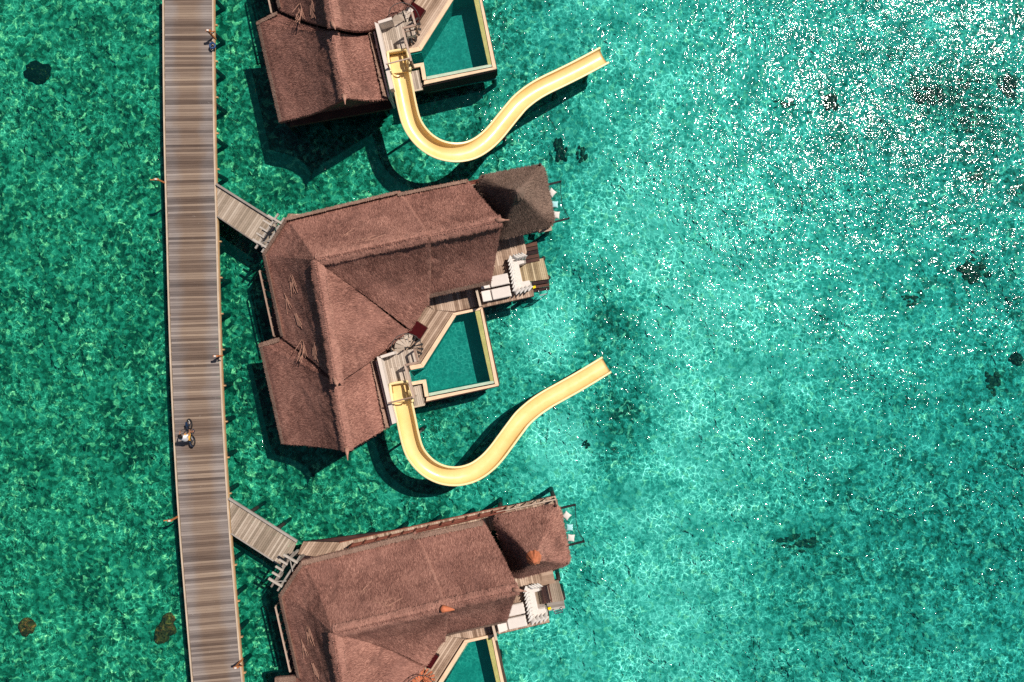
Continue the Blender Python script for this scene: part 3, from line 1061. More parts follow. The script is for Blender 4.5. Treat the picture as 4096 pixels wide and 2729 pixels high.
# deck between the eaves and the pool: straight strip and diagonal strip
strip = [W(1660, 1180, FL), W(1912, 1122, FL), W(1932, 1222, FL), W(1818, 1246, FL), W(1690, 1272, FL)]
dk = mesh_obj('pool_deck', MB().prism([W(1660, 1180, FL), W(1912, 1122, FL), W(1935, 1226, FL), W(1818, 1256, FL), W(1700, 1452, FL), W(1560, 1420, FL)], FL - .2, FL - .06), M['dark_wood'], villa)
planks(dk, [strip[0], strip[1], strip[2], strip[3], W(1735, 1240, FL)], (N_.x, N_.y), .125, FL, M['deck'])
dd = (W(1700, 1440, FL) - W(1815, 1264, FL)).normalized()
planks(dk, [W(1652, 1190, FL), W(1733, 1240, FL), W(1814, 1250, FL), W(1812, 1266, FL), W(1690, 1452, FL), W(1640, 1462, FL), W(1560, 1400, FL)], (dd.x, dd.y), .125, FL, M['deck'])
mesh_obj('divider_post', MB().beam(W(1906, 1160, FL + .9), W(1922, 1226, FL + .9), .14, .06), M['cream'], villa)
mesh_obj('divider_panel', MB().beam(W(1906, 1160, FL + .45), W(1922, 1226, FL + .45), .06, .86), M['rail_wood'], villa)

# ---------- upper terrace with parapet
TF = 3.2
ter = [W(1516, 1436, TF), W(1608, 1404, TF), W(1656, 1396, TF), W(1673, 1450, TF), W(1622, 1462, TF), W(1650, 1600, TF), W(1557, 1616, TF)]
tr_ = mesh_obj('terrace', MB().prism(ter, TF - .25, TF - .045), M['plaster'], villa)
quads = [[W(1516, 1436, TF), W(1608, 1404, TF), W(1656, 1396, TF), W(1673, 1450, TF), W(1622, 1462, TF), W(1530, 1480, TF)],
         [W(1526, 1479.5, TF), W(1622, 1462.5, TF), W(1650, 1600, TF), W(1557, 1616, TF)]]
for q in quads:
    planks(tr_, q, (N_.x, N_.y), .115, TF, M['terrace'])
tw = [W(1530, 1450, TF), W(1612, 1428, TF), W(1645, 1592, TF), W(1562, 1606, TF)]
mesh_obj('terrace_wall', MB().prism(inset(tw, .96), 1.3, TF - .25), M['plaster'], villa)
PT = 4.05
for a, b, c, d in (((1507, 1427), (1569, 1697), (1584, 1692), (1523, 1434)), ((1524, 1434), (1521, 1423.5), (1575, 1406), (1579, 1417))):
    mesh_obj('parapet', MB().prism([W(*q, PT) for q in (a, b, c, d)], TF - .3, PT), M['plaster'], villa)
# outer grey wall seen between the eave and the parapet
mesh_obj('outer_wall', MB().prism([W(1502, 1445, 3.4), W(1561, 1706, 3.4), W(1567, 1702, 3.4), W(1508, 1443, 3.4)], 1.3, 3.4), M['plaster'], villa)
RZ = 4.3
rails = [(W(1657, 1396, RZ), W(1672, 1449, RZ)), (W(1673, 1449, RZ), W(1620, 1461, RZ)), (W(1619, 1458, RZ), W(1655, 1592, RZ))]
rail_t = None
for a, b in rails:
    o = mesh_obj('terrace_rail', MB().beam(a, b, .12, .09), M['rail_wood'], villa)
    for k in range(2):
        q = a.lerp(b, (0.02, 0.98)[k])
        mesh_obj('rail_post', MB().beam((q.x, q.y, TF), (q.x, q.y, RZ - .05), .09, .09), M['rail_wood'], o)
    lowr = Vector((0, 0, -.5))
    mesh_obj('lower_rail', MB().beam(a + lowr, b + lowr, .05, .06), M['rail_wood'], o)
bar_a, bar_b = W(1553, 1613, 4.55), W(1648, 1589, 4.55)
o = mesh_obj('grab_bar', MB().tube([bar_a, bar_b], .045, 8), M['rail_wood'], villa)
mesh_obj('bar_post', MB().tube([(bar_a.x + .1, bar_a.y, TF), (bar_a.x + .1, bar_a.y, 4.55)], .045, 8), M['rail_wood'], o)
mesh_obj('bar_post', MB().tube([(bar_b.x - .05, bar_b.y, TF), (bar_b.x - .05, bar_b.y, 4.55)], .045, 8), M['rail_wood'], o)

# ---------- swimming pool
pool = keep('pool', thing('swimming_pool', 'whole green pool with an angled corner beside the middle villa', 'pool', W(1830, 1420, 0), 'villa swimming pools'))
PZ = 1.8
def P5(x, y, z=PZ):
    return W(1450 + x / 2.6133, 1150 + y / 2.6133, z)
inner = [P5(492, 866), P5(636, 836), P5(978, 293), P5(1172, 250), P5(1335, 978), P5(690, 1106), P5(661, 963), P5(512, 990)]
mesh_obj('pool_floor', MB().prism([P5(440, 850), P5(600, 780), P5(930, 250), P5(1240, 190), P5(1420, 1040), P5(640, 1190), P5(600, 1000), P5(440, 1020)], 0.25, 0.35), M['pool_floor'], pool)
wall = MB()
for i in range(len(inner)):
    a, b = inner[i], inner[(i + 1) % len(inner)]
    d = (b - a).normalized(); n = Vector((d.y, -d.x, 0))
    cen = W(1830, 1420, PZ)
    if n.dot((a + b) / 2 - cen) < 0 and i not in (6,):
        n = -n
    wall.prism([a, b, b + n * .08, a + n * .08], .3, PZ - .14 - .001 * i)
mesh_obj('pool_wall', wall, M['pool_floor'], pool)
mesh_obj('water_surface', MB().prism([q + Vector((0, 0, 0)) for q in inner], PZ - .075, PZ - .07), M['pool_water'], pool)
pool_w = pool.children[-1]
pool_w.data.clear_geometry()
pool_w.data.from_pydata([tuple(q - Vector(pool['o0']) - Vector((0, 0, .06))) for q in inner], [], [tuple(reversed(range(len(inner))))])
def coping(pts, mat=M['coping'], z0=PZ - .14, z1=PZ, name='coping'):
    mesh_obj(name, MB().prism(pts, z0, z1), mat, pool)
coping([P5(480, 868), P5(636, 836), P5(620, 795), P5(468, 823)])
coping([P5(637, 834), P5(980, 293), P5(938, 284), P5(610, 796)])
coping([P5(981, 291), P5(1176, 247), P5(1228, 236), P5(1248, 206), P5(948, 268), P5(938, 281)])
coping([P5(512, 988), P5(661, 962), P5(628, 1004), P5(517, 1024)], z1=PZ + .002)
coping([P5(662, 962), P5(692, 1140), P5(652, 1144), P5(629, 1004)])
coping([P5(1176, 249), P5(1337, 985), P5(1386, 975), P5(1226, 240)], M['mosaic_wet'], PZ - .5, PZ - .055, 'overflow_edge')
coping([P5(691, 1106), P5(1336, 981), P5(1385, 979), P5(1372, 1003), P5(695, 1137)], M['mosaic_pale'], PZ - .5, PZ - .052, 'overflow_edge')
coping([P5(1250, 205), P5(1425, 1026), P5(1384, 1012), P5(1234, 240)])
coping([P5(664, 1192), P5(1424, 1028), P5(1383, 1013), P5(668, 1152)], z1=PZ - .002)
mesh_obj('overflow_channel', MB().prism([P5(1228, 240), P5(1384, 1012), P5(672, 1150), P5(700, 1120), P5(1372, 990)], PZ - .6, PZ - .3), M['pool_floor'], pool)
side_s = MB().beam(W(1704, 1604, 1.1), W(1993, 1541, 1.1), .12, 1.1)
mesh_obj('side_boards', side_s, M['dark_wood'], pool)
mesh_obj('side_boards', MB().beam(W(1995, 1538, 1.1), W(1929, 1232, 1.1), .12, 1.1), M['dark_wood'], pool)
mesh_obj('pool_base', MB().prism([P5(480, 850), P5(620, 790), P5(940, 270), P5(1245, 215), P5(1415, 1015), P5(672, 1180), P5(640, 1000), P5(500, 1000)], -.15, .248), M['dark_wood'], pool)
for (x, y) in ((690, 1150), (1050, 1090), (1390, 1000), (1310, 620), (1230, 260), (960, 330)):
    q = P5(x, y)
    mesh_obj('pile', MB().tube([(q.x, q.y, -.1), (q.x, q.y, BED_Z - .3)], .16, 8), M['pile'], pool, smooth=True)
# small lower deck by the slide
ld = [P5(525, 1040, FL), P5(615, 1020, FL), P5(655, 1225, FL), P5(540, 1250, FL)]
ldo = mesh_obj('lower_deck', MB().prism(ld, FL - .3, FL - .1), M['dark_wood'], pool)
planks(ldo, ld, (N_.x, N_.y), .12, FL - .04, M['terrace'])
mesh_obj('edge_beam', MB().beam(P5(530, 1252, FL), P5(650, 1226, FL), .10, .10), M['cream'], ldo)

# ---------- spiral staircase
SC = W(1661, 1389, 0)
stair = keep('stair', thing('spiral_staircase', 'spiral stair of pale treads by the pool of the middle villa', 'staircase', SC + Vector((0, 0, FL)), 'spiral stairs'))
mesh_obj('centre_pole', MB().tube([SC + Vector((0, 0, FL)), SC + Vector((0, 0, 4.2))], .05, 8), M['metal'], stair)
NT_ = 14
hand = []
for k in range(NT_):
    a = R(195 - k * 22.5)
    z = TF - .06 - (TF - FL - .1) * (k / NT_)
    w = R(9.5 if k < 6 else 5.0)
    pts = [SC + Vector((math.cos(q) * r, math.sin(q) * r, 0)) for q, r in ((a - w * 1.6, .10), (a - w, .82), (a + w, .82), (a + w * 1.6, .10))]
    mesh_obj('tread', MB().prism(pts, z - .04, z), M['terrace'] if k < 6 else M['metal'], stair)  # lower treads coloured dark to stand in for shade from the treads above
    b = SC + Vector((math.cos(a - w) * .80, math.sin(a - w) * .80, z))
    mesh_obj('baluster', MB().tube([b, b + Vector((0, 0, .95))], .012, 5), M['metal'], stair)
for k in range(60):
    a = R(195 - k / 59 * 300)
    hand.append(SC + Vector((math.cos(a) * .84, math.sin(a) * .84, TF + .9 - (TF - FL) * k / 59 * .95)))
mesh_obj('handrail', MB().tube(hand, .022, 6), M['metal'], stair, smooth=True)

# ---------- water slide
def P7(x, y, z):
    return W(1500 + x / 2.354, 1400 + y / 2.354, z)
cpx = [(236, 395), (262, 505), (292, 645), (328, 815), (368, 945), (430, 1040), (515, 1118), (620, 1170), (730, 1190), (840, 1180), (950, 1140), (1055, 1065), (1145, 970), (1235, 850),
       (1320, 735), (1395, 640), (1505, 543), (1620, 465), (1750, 392), (1900, 308), (2040, 225), (2182, 138)]
cz = []
for i in range(len(cpx)):
    if i <= 8:
        cz.append(3.68 + (2.75 - 3.68) * i / 8)
    else:
        cz.append(2.75 + (0.78 - 2.75) * (i - 8) / (len(cpx) - 9))
slide = keep('slide', thing('water_slide', 'yellow water slide from the middle villa, its end over pale sand', 'water slide', W(1800, 1700, 0), 'yellow water slides'))
sp_ = smooth_path([P7(x, y, z) for (x, y), z in zip(cpx, cz)], 120)
sp_ = resample(sp_, 120)
WID, DEP = 0.49, 0.44
prof_i = [(math.cos(math.pi * k / 12) * -WID, -math.sin(math.pi * k / 12) ** 0.8 * DEP) for k in range(13)]
prof_o = [(x * 1.07, z - .03) for x, z in prof_i]
vs, fs = [], []
rimL, rimR = [], []
for i, q in enumerate(sp_):
    d = (sp_[min(i + 1, 119)] - sp_[max(i - 1, 0)]).normalized()
    s = Vector((d.y, -d.x, 0)).normalized()
    u_ = Vector((0, 0, 1))
    for x, z in prof_i:
        vs.append(q + s * x + u_ * z)
    for x, z in prof_o:
        vs.append(q + s * x + u_ * (z - .01))
    rimL.append(q + s * -(WID + .05)); rimR.append(q + s * (WID + .05))
n = 13
for i in range(119):
    for k in range(n - 1):
        a = i * 26 + k; b = (i + 1) * 26 + k
        fs.append((a, a + 1, b + 1, b))
        fs.append((a + n, b + n, b + n + 1, a + n + 1))
for i in (0, 119):
    for k in range(n - 1):
        a = i * 26 + k
        fs.append((a, a + n, a + n + 1, a + 1))
mesh_obj('trough', MB().add(vs, fs), M['slide'], slide, smooth=True)
for rim in (rimL, rimR):
    mb = MB(); vs = []; fs = []
    for i, q in enumerate(rim):
        d = (rim[min(i + 1, 119)] - rim[max(i - 1, 0)]).normalized(); s = Vector((d.y, -d.x, 0)).normalized()
        for x, z in ((-.06, -.03), (.06, -.03), (.06, .03), (.04, .045), (-.04, .045), (-.06, .03)):
            vs.append(q + s * x + Vector((0, 0, z)))
    for i in range(119):
        for k in range(6):
            fs.append((i * 6 + k, i * 6 + (k + 1) % 6, (i + 1) * 6 + (k + 1) % 6, (i + 1) * 6 + k))
    fs += [tuple(reversed(range(6))), tuple(range(119 * 6, 120 * 6))]
    mesh_obj('rim', mb.add(vs, fs), M['slide_rim'], slide, smooth=False)
# entry tub
tz = 3.72
tub = [P7(140, 322, tz), P7(322, 296, tz), P7(352, 492, tz), P7(168, 512, tz)]
fl = [q + (sum(tub, Vector()) / 4 - q) * .12 for q in tub]
mesh_obj('entry_floor', MB().prism(fl, TF + .03, TF + .16), M['slide'], slide)
mb = MB()
for a, b in ((tub[3], tub[0]), (tub[0], tub[1]), (tub[1], tub[2])):
    pa, pb = a, b
    mb.beam(pa + Vector((0, 0, -.26)), pb + Vector((0, 0, -.26)), .06, .52)
mesh_obj('entry_wall', mb, M['slide'], slide)
rim_pts = [tub[3], tub[0].lerp(tub[3], .12), tub[0].lerp(tub[1], .12), tub[1].lerp(tub[0], .12), tub[1].lerp(tub[2], .12), tub[2]]
mesh_obj('entry_rim', MB().tube(resample(smooth_path(rim_pts, 60), 40), .085, 8), M['slide_rim'], slide, smooth=True)
grip = [P7(285, 310, 3.9), P7(318, 330, 4.25), P7(330, 400, 4.25), P7(338, 440, 3.85)]
mesh_obj('grab_handle', MB().tube(smooth_path(grip, 20), .035, 8), M['slide_rim'], slide, smooth=True)
# joint band
for fi in (8, 36, 64, 92):
    q = sp_[fi]; d = (sp_[fi + 1] - sp_[fi - 1]).normalized(); s = Vector((d.y, -d.x, 0)).normalized()
    mesh_obj('joint_band', MB().tube([q + s * x * 1.10 + Vector((0, 0, z - .05)) for x, z in prof_i], .022, 5), M['slide_rim'], slide)
# legs of the slide, with a bracket
for fi, off in ((18, .30), (47, .28), (66, -.25), (80, .0), (95, -.28), (110, -.28)):
    q = sp_[fi]; d = (sp_[fi + 1] - sp_[fi - 1]).normalized(); s = Vector((-d.y, d.x, 0)).normalized()
    b = q + s * off
    lz = q.z - DEP - .12
    pst = mesh_obj('leg', MB().tube([(b.x, b.y, max(lz, .3)), (b.x, b.y, .15)], .085, 9), M['post'], slide, smooth=True)
    mesh_obj('leg_footing', MB().tube([(b.x, b.y, .2), (b.x, b.y, BED_Z - .2)], .13, 9), M['pile'], pst, smooth=True)
    mesh_obj('bracket', MB().beam(q + s * -.34 + Vector((0, 0, -DEP - .10)), q + s * .34 + Vector((0, 0, -DEP - .10)), .09, .08), M['orange'], pst)

# ---------- dark red daybed by the eave
c = W(1668, 1318, FL)
db = keep('stair', thing('daybed', 'dark red daybed half under the eave of the middle villa', 'daybed', c, 'dark red daybeds'))
dx = dd; dy = Vector((-dd.y, dd.x, 0))
def obox(c, ax, ay, lx, ly, z0, z1):
    return [c + ax * sx * lx / 2 + ay * sy * ly / 2 for sx, sy in ((-1, -1), (1, -1), (1, 1), (-1, 1))], z0, z1
q, z0, z1 = obox(c, dx, dy, .95, 1.1, FL + .1, FL + .28)
mesh_obj('frame', MB().prism(q, z0, z1), M['dark_wood'], db)
q, z0, z1 = obox(c, dx, dy, .90, 1.05, FL + .28, FL + .42)
mesh_obj('mattress', MB().prism(q, z0, z1), M['red_fabric'], db, bevel=.03)
for sx in (-.42, .42):
    for sy in (-.48, .48):
        b = c + dx * sx + dy * sy
        mesh_obj('leg', MB().beam((b.x, b.y, FL), (b.x, b.y, FL + .1), .07, .07), M['dark_wood'], db)

# ---------- lounge deck with sunken seating
def P8(x, y, z=FL):
    return W(1850 + x / 5.2275, 950 + y / 5.2275, z)
lounge = keep('lounge', thing('lounge_deck', 'sunken lounge deck with plank platform and dark steps at the middle villa', 'deck', W(2060, 1090, 0), 'lounge decks over the water'))
upper = [[P8(420, 1465), P8(260, 700), P8(1000, 540), P8(1145, 1300)], [P8(1100, 1310), P8(1080, 1170), P8(1480, 1085), P8(1492, 1222)],
         [P8(262, 705), P8(80, -180), P8(1190, -420), P8(1345, 300), P8(1310, 420), P8(1000, 537)]]
lb = mesh_obj('deck_frame', MB().prism([P8(425, 1455), P8(90, -170), P8(1190, -410), P8(1300, 410), P8(1020, 520), P8(1100, 1165), P8(1475, 1090), P8(1485, 1215)], FL - .34, FL - .06), M['dark_wood'], lounge)
for k, q in enumerate(upper):
    planks(lb, q, (N_.x, N_.y), .14, FL, M['deck'])
mesh_obj('fascia', MB().beam(P8(420, 1470, FL - .2), P8(1494, 1230, FL - .2), .05, .34), M['dark_wood'], lounge)
LP = 1.0
plat = [P8(1165, 560, LP), P8(1690, 432, LP), P8(1810, 868, LP), P8(1240, 945, LP)]
pf = mesh_obj('platform', MB().prism(inset(plat, .99), LP - .28, LP - .06), M['dark_wood'], lounge)
PLAT = planks(pf, plat, (N_.x, N_.y), .115, LP, M['platform'])
# steps down from the deck (north) and towards the ladder (south)
for k in range(5):
    y0, y1 = 108 + k * 80, 108 + (k + 1) * 80 - 4
    xo0, xo1 = 1262 + k * 14, 1556 + k * 12
    z = FL - .02 - (k + 1) * (FL - LP) / 6
    mesh_obj('tread', MB().prism([P8(xo0, y0 + 40, z), P8(xo1, y0 - 20, z), P8(xo1 + 12, y1 - 20, z), P8(xo0 + 12, y1 + 40, z)], z - .09, z), M['dark_wood'], lounge)
for k in range(3):
    y0 = 915 + k * 76
    z = LP - .12 - k * .16
    mesh_obj('lower_tread', MB().prism([P8(1440 + k * 16, y0 + 10, z), P8(1800 + k * 9, y0 - 45, z), P8(1810 + k * 9, y0 + 26, z), P8(1452 + k * 16, y0 + 84, z)], z - .09, z), M['dark_wood'], lounge)
for (x, y) in ((480, 1400), (1000, 1290), (1440, 1190), (1680, 470), (1780, 860), (1250, 300), (300, 300)):
    q = P8(x, y, 0)
    mesh_obj('pile', MB().tube([(q.x, q.y, LP - .1), (q.x, q.y, BED_Z - .3)], .14, 8), M['pile'], lounge, smooth=True)
ladder = keep('lounge', thing('swim_ladder', 'steel swim ladder at the lounge deck of the middle villa', 'ladder', P8(1670, 1150, 0), 'swim ladders'))
for x, y in ((1590, 1105), (1755, 1065)):
    a = P8(x, y, .75); b = P8(x + 25, y + 110, .55); c2 = P8(x + 25, y + 110, -1.0)
    mesh_obj('ladder_rail', MB().tube([a + Vector((0, 0, -.3)), a, a.lerp(b, .5) + Vector((0, 0, .1)), b, c2], .025, 6), M['steel'], ladder, smooth=True)
for z in (.5, .2, -.1, -.4):
    mesh_obj('rung', MB().beam(P8(1615, 1215, z), P8(1780, 1175, z), .07, .03), M['steel'], ladder)
ya, yb = P8(1465, 1050, .92), P8(1530, 1030, .92)
yf = keep('lounge', tag(mesh_obj('foam_board', MB().beam(ya, yb, .16, .06), M['yellow'], None, origin=ya - Vector((0, 0, .03)), bevel=.015),
     'small yellow board by the ladder at the middle villa', 'board', 'small yellow boards'))

# sofa: U-shaped, white, and its cushions
SZ = 1.78
sofa = keep('lounge', thing('sofa', 'white U-shaped sofa on the lounge deck of the middle villa', 'sofa', P8(1150, 760, LP), 'white lounge sofas'))
seat = [P8(1028, 505, SZ), P8(1268, 447, SZ), P8(1290, 540, SZ), P8(1178, 572, SZ), P8(1252, 925, SZ), P8(1402, 897, SZ), P8(1436, 1060, SZ), P8(1120, 1132, SZ)]
mesh_obj('base', MB().prism(inset(seat, .97), LP, SZ - .16), M['plaster'], sofa)
mesh_obj('seat', MB().prism(seat, SZ - .16, SZ), M['white_fabric'], sofa, bevel=.035)
mesh_obj('arm_panel', MB().prism([P8(1270, 470, SZ), P8(1315, 460, SZ), P8(1330, 530, SZ), P8(1290, 545, SZ)], LP, SZ - .1), M['grey_wood'], sofa)
mesh_obj('arm_panel', MB().prism([P8(1390, 940, SZ), P8(1435, 930, SZ), P8(1465, 1050, SZ), P8(1412, 1060, SZ)], LP, SZ - .1), M['grey_wood'], sofa)
mb = MB(); mb.beam(P8(1020, 500, SZ + .02), P8(1108, 1135, SZ + .02), .08, .3); mb.beam(P8(1030, 480, SZ + .02), P8(1262, 425, SZ + .02), .08, .3); mb.beam(P8(1112, 1150, SZ + .02), P8(1432, 1080, SZ + .02), .08, .3)
mesh_obj('backrest', mb, M['white_fabric'], sofa)

def pillow_mesh(name, size, puff, mat):
    """a puffed square cushion with pinched corners, lying flat, centred on its origin"""
    n = 8; vs = []; fs = []
    for sgn in (1, -1):
        for i in range(n + 1):
            for j in range(n + 1):
                x, y = 2 * i / n - 1, 2 * j / n - 1
                pin = 1 - .10 * (1 - abs(x)) * abs(y) ** 2 - .10 * (1 - abs(y)) * abs(x) ** 2
                h = ((1 - x * x) * (1 - y * y)) ** .45
                vs.append((x * size / 2 * (1 - .10 * (1 - y * y)), y * size / 2 * (1 - .10 * (1 - x * x)), sgn * (h * puff / 2 + .004)))
    m = (n + 1) ** 2
    for s_, o_ in ((0, 0), (1, m)):
        for i in range(n):
            for j in range(n):
                a = o_ + i * (n + 1) + j
                f = (a, a + n + 1, a + n + 2, a + 1)
                fs.append(f if s_ == 0 else tuple(reversed(f)))
    rim = [i * (n + 1) for i in range(n + 1)] + [n * (n + 1) + j for j in range(1, n + 1)] + [i * (n + 1) + n for i in range(n - 1, -1, -1)] + [j for j in range(n - 1, 0, -1)]
    for k in range(len(rim)):
        a, b = rim[k], rim[(k + 1) % len(rim)]
        fs.append((b, a, a + m, b + m))
    me = bpy.data.meshes.new(name)
    me.from_pydata(vs, [], fs); me.materials.append(mat)
    me.polygons.foreach_set('use_smooth', [True] * len(me.polygons))
    return me

PILLOW = pillow_mesh('cushion', .46, .15, M['pillow_fabric'])
PILLOW_BLUE = pillow_mesh('cushion', .42, .13, M['blue_fabric'])
def pillow(loc, rot, label, group, me=None, key='lounge'):
    o = bpy.data.objects.new('cushion', me or PILLOW)
    o.location = loc; o.rotation_euler = rot
    COL.objects.link(o)
    tag(o, label, 'cushion', group)
    return keep(key, o)
ORD = ['first', 'second', 'third', 'fourth', 'fifth', 'sixth', 'seventh', 'eighth', 'ninth', 'tenth']
for k in range(9):
    f = k / 8
    q = P8(1000 + 105 * f, 465 + 610 * f, SZ + .20)
    pillow(q, Euler((R(62), R(random.uniform(-6, 6)), R(108 - 40 + random.uniform(-6, 6)))),
           f'{ORD[k]} white cushion from the top along the long back of the sofa, middle villa', 'white cushions on the sofas')
for k in range(4):
    q = P8(1098 + k * 58, 425 - k * 13, SZ + .20)
    pillow(q, Euler((R(60), R(random.uniform(-6, 6)), R(-28 + random.uniform(-5, 5)))),
           f'{ORD[k]} white cushion from the left on the upper arm of the sofa, middle villa', 'white cushions on the sofas')
for k in range(4):
    q = P8(1145 + k * 84, 1128 - k * 22, SZ + .20)
    pillow(q, Euler((R(60), R(random.uniform(-6, 6)), R(180 + 52 + random.uniform(-6, 6)))),
           f'{ORD[k]} white cushion from the left on the lower arm of the sofa, middle villa', 'white cushions on the sofas')

# sun loungers
def lounger(c, label):
    th = keep('lounge', thing('sun_lounger', label, 'sun lounger', c, 'white sun loungers'))
    L, Wd = 1.80, .66
    for sx in (-.85, .85):
        for sy in (-.27, .27):
            b = c + U * sx + N_ * sy
            mesh_obj('leg', MB().beam((b.x, b.y, FL), (b.x, b.y, FL + .26), .06, .06), M['grey_wood'], th)
    q, a, b = obox(c, U, N_, L, Wd, FL + .25, FL + .32)
    mesh_obj('frame', MB().prism(q, a, b), M['plaster'], th)
    q, a, b = obox(c + U * .30, U, N_, L - .64, Wd, FL + .325, FL + .45)
    mesh_obj('mattress', MB().prism(q, a, b), M['white_fabric'], th, bevel=.04)
    hd = MB()
    e0, e1 = c - U * .36, c - U * .90
    pts = []
    for e, z in ((e0, FL + .45), (e1, FL + .62)):
        pts += [e + N_ * Wd / 2 + Vector((0, 0, z - FL)), e - N_ * Wd / 2 + Vector((0, 0, z - FL))]
    hd.prism([pts[0], pts[1], pts[3], pts[2]], dz=.12)
    mesh_obj('headrest', hd, M['white_fabric'], th, bevel=.03)
    return th
lounger(P8(712, 1190), 'lower of two white sun loungers, middle villa')
lounger(P8(672, 930), 'upper of two white sun loungers, its head under the eave, middle villa')

# ---------- pavilion with pyramid roof
pav = keep('pavilion', thing('thatched_pavilion', 'pavilion with a grey-brown pyramid thatch at the end of the middle villa', 'pavilion', W(2060, 800, 0), 'square thatched pavilions'))
EZ = 3.3
c4 = [W(1906, 706, EZ), W(2176, 655, EZ), W(2222, 898, EZ), W(1990, 960, EZ)]
apex = W(2068, 766, 6.6)
# rounded corners: ring of eave points
ring = []
for i in range(4):
    a, b, c_ = c4[i - 1], c4[i], c4[(i + 1) % 4]
    p0, p1 = b.lerp(a, .13), b.lerp(c_, .13)
    for k in range(5):
        u = k / 4
        ring.append(p0 * (1 - u) ** 2 + b * 2 * u * (1 - u) + p1 * u * u)
def pav_roof():
    mb = MB(); tris = []
    n = len(ring); rows = 7
    def pt(i, r):
        f = r / rows
        q = ring[i % n].lerp(apex, f)
        q = q + Vector((0, 0, -.28 * math.sin(math.pi * f)))     # slightly hollow slopes
        return q
    for i in range(n):
        for r in range(rows):
            a, b, c, d = pt(i, r), pt(i + 1, r), pt(i + 1, r + 1), pt(i, r + 1)
            if r == rows - 1:
                tt = [(a, b, c)]
            else:
                tt = [(a, b, c), (a, c, d)]
            for t3 in tt:
                nn = (t3[1] - t3[0]).cross(t3[2] - t3[0])
                t3 = t3 if nn.z > 0 else (t3[0], t3[2], t3[1])
                mb.add(t3, [(0, 1, 2)])
                tris.append(tuple(np.array(x) for x in t3))
        a, b = ring[i], ring[(i + 1) % n]
        dn = Vector((0, 0, .3))
        mb.add([a, b, b - dn, a - dn], [(0, 1, 2, 3)])
        mb.add([a - dn, b - dn, apex - dn], [(0, 1, 2)])
    o = mesh_obj('roof', mb, M['thatch_old'], pav)
    tone_slab(o, .28)
    cen = sum(ring, Vector()) / len(ring)
    ed = [(ring[i], ring[(i + 1) % n], outward(ring[i], ring[(i + 1) % n], cen)) for i in range(n)]
    thatch_obj('thatch', tris, M['thatch_old'], o, 520, .24, .020, .022, seed=77, extra=fringe(ed, 150, .15, .022, 78))
    return o
proof = pav_roof()
vs = []
cap = MB()
rings = [(.42, -.62), (.29, -.30), (.15, -.02), (.05, .10)]
nn = 22
rgc = random.Random(5)
for r, z in rings:
    for k in range(nn):
        a = 2 * math.pi * k / nn
        rr = r * (1 + (.05 if k % 2 else -.03) + rgc.uniform(-.06, .06))
        vs.append(apex + Vector((math.cos(a) * rr, math.sin(a) * rr, z)))
fs = []
for i in range(3):
    for k in range(nn):
        fs.append((i * nn + k, i * nn + (k + 1) % nn, (i + 1) * nn + (k + 1) % nn, (i + 1) * nn + k))
fs.append(tuple(range(3 * nn, 4 * nn)))
pcap = mesh_obj('apex_cap', cap.add(vs, fs), M['thatch_old'], proof)
tone_slab(pcap, .34)
pd = [W(1928, 728, FL), W(2163, 678, FL), W(2207, 915, FL), W(1985, 962, FL)]
pdk = mesh_obj('deck', MB().prism(pd, FL - .3, FL - .05), M['dark_wood'], pav)
planks(pdk, pd, (N_.x, N_.y), .14, FL, M['deck'])
for i in range(4):
    q = pd[i].lerp(sum(pd, Vector()) / 4, .08)
    mesh_obj('post', MB().tube([(q.x, q.y, FL), (q.x, q.y, EZ + .2)], .08, 8), M['dark_wood'], pav, smooth=True)
    mesh_obj('pile', MB().tube([(q.x, q.y, FL - .3), (q.x, q.y, BED_Z - .3)], .15, 8), M['pile'], pav, smooth=True)
    a, b = pd[i], pd[(i + 1) % 4]
    if i != 2:
        o = mesh_obj('railing', MB().beam(a + Vector((0, 0, .9)), b + Vector((0, 0, .9)), .07, .06), M['rail_wood'], pav)
        for k in range(1, 6):
            q = a.lerp(b, k / 6)
            mesh_obj('baluster', MB().beam(q, q + Vector((0, 0, .88)), .05, .05), M['rail_wood'], o)
mesh_obj('step_board', MB().beam(W(2152, 930, FL - .05), W(2207, 918, FL - .05), .12, .05), M['rail_wood'], pav)

# over-water net
NZ = 1.15
net = keep('pavilion', thing('overwater_net', 'rope net slung over the water beside the pavilion, middle villa', 'net', W(2230, 810, NZ), 'nets over the water'))
a0, a1 = W(2170, 744, NZ), W(2243, 727, NZ)
b0, b1 = W(2200, 893, NZ), W(2277, 874, NZ)
for p0, p1 in ((a0, a1), (b0, b1)):
    o = mesh_obj('arm_beam', MB().beam(p0, p1, .11, .16), M['black'], net)
    mesh_obj('arm_cap', MB().beam(p0 + Vector((0, 0, .10)) + N_ * .03, p1 + Vector((0, 0, .10)) + N_ * .03, .04, .035), M['black'], o)
    mesh_obj('cleat', MB().tube([p1 + Vector((0, 0, .0)), p1 + Vector((0, 0, .22))], .03, 6), M['metal'], o)
rope = smooth_path([a1, W(2244, 780, NZ - .06), W(2253, 830, NZ - .06), b1], 24)
mesh_obj('edge_rope', MB().tube(rope, .022, 6), M['rope'], net, smooth=True)
inner_r = [a0.lerp(b0, i / 23) for i in range(24)]
mb = MB()
for i in range(0, 24):
    mid = inner_r[i].lerp(rope[i], .5) + Vector((0, 0, -.10))
    mb.tube([inner_r[i], mid, rope[i]], .006, 3, cap=False)
for j in range(0, 13):
    f = j / 12
    pts = []
    for i in range(0, 24, 2):
        pts.append(inner_r[i].lerp(rope[i], f) + Vector((0, 0, -.40 * f * (1 - f))))
    mb.tube(pts, .006, 3, cap=False)
o = mesh_obj('net', mb, M['rope'], net); o['kind'] = 'stuff'
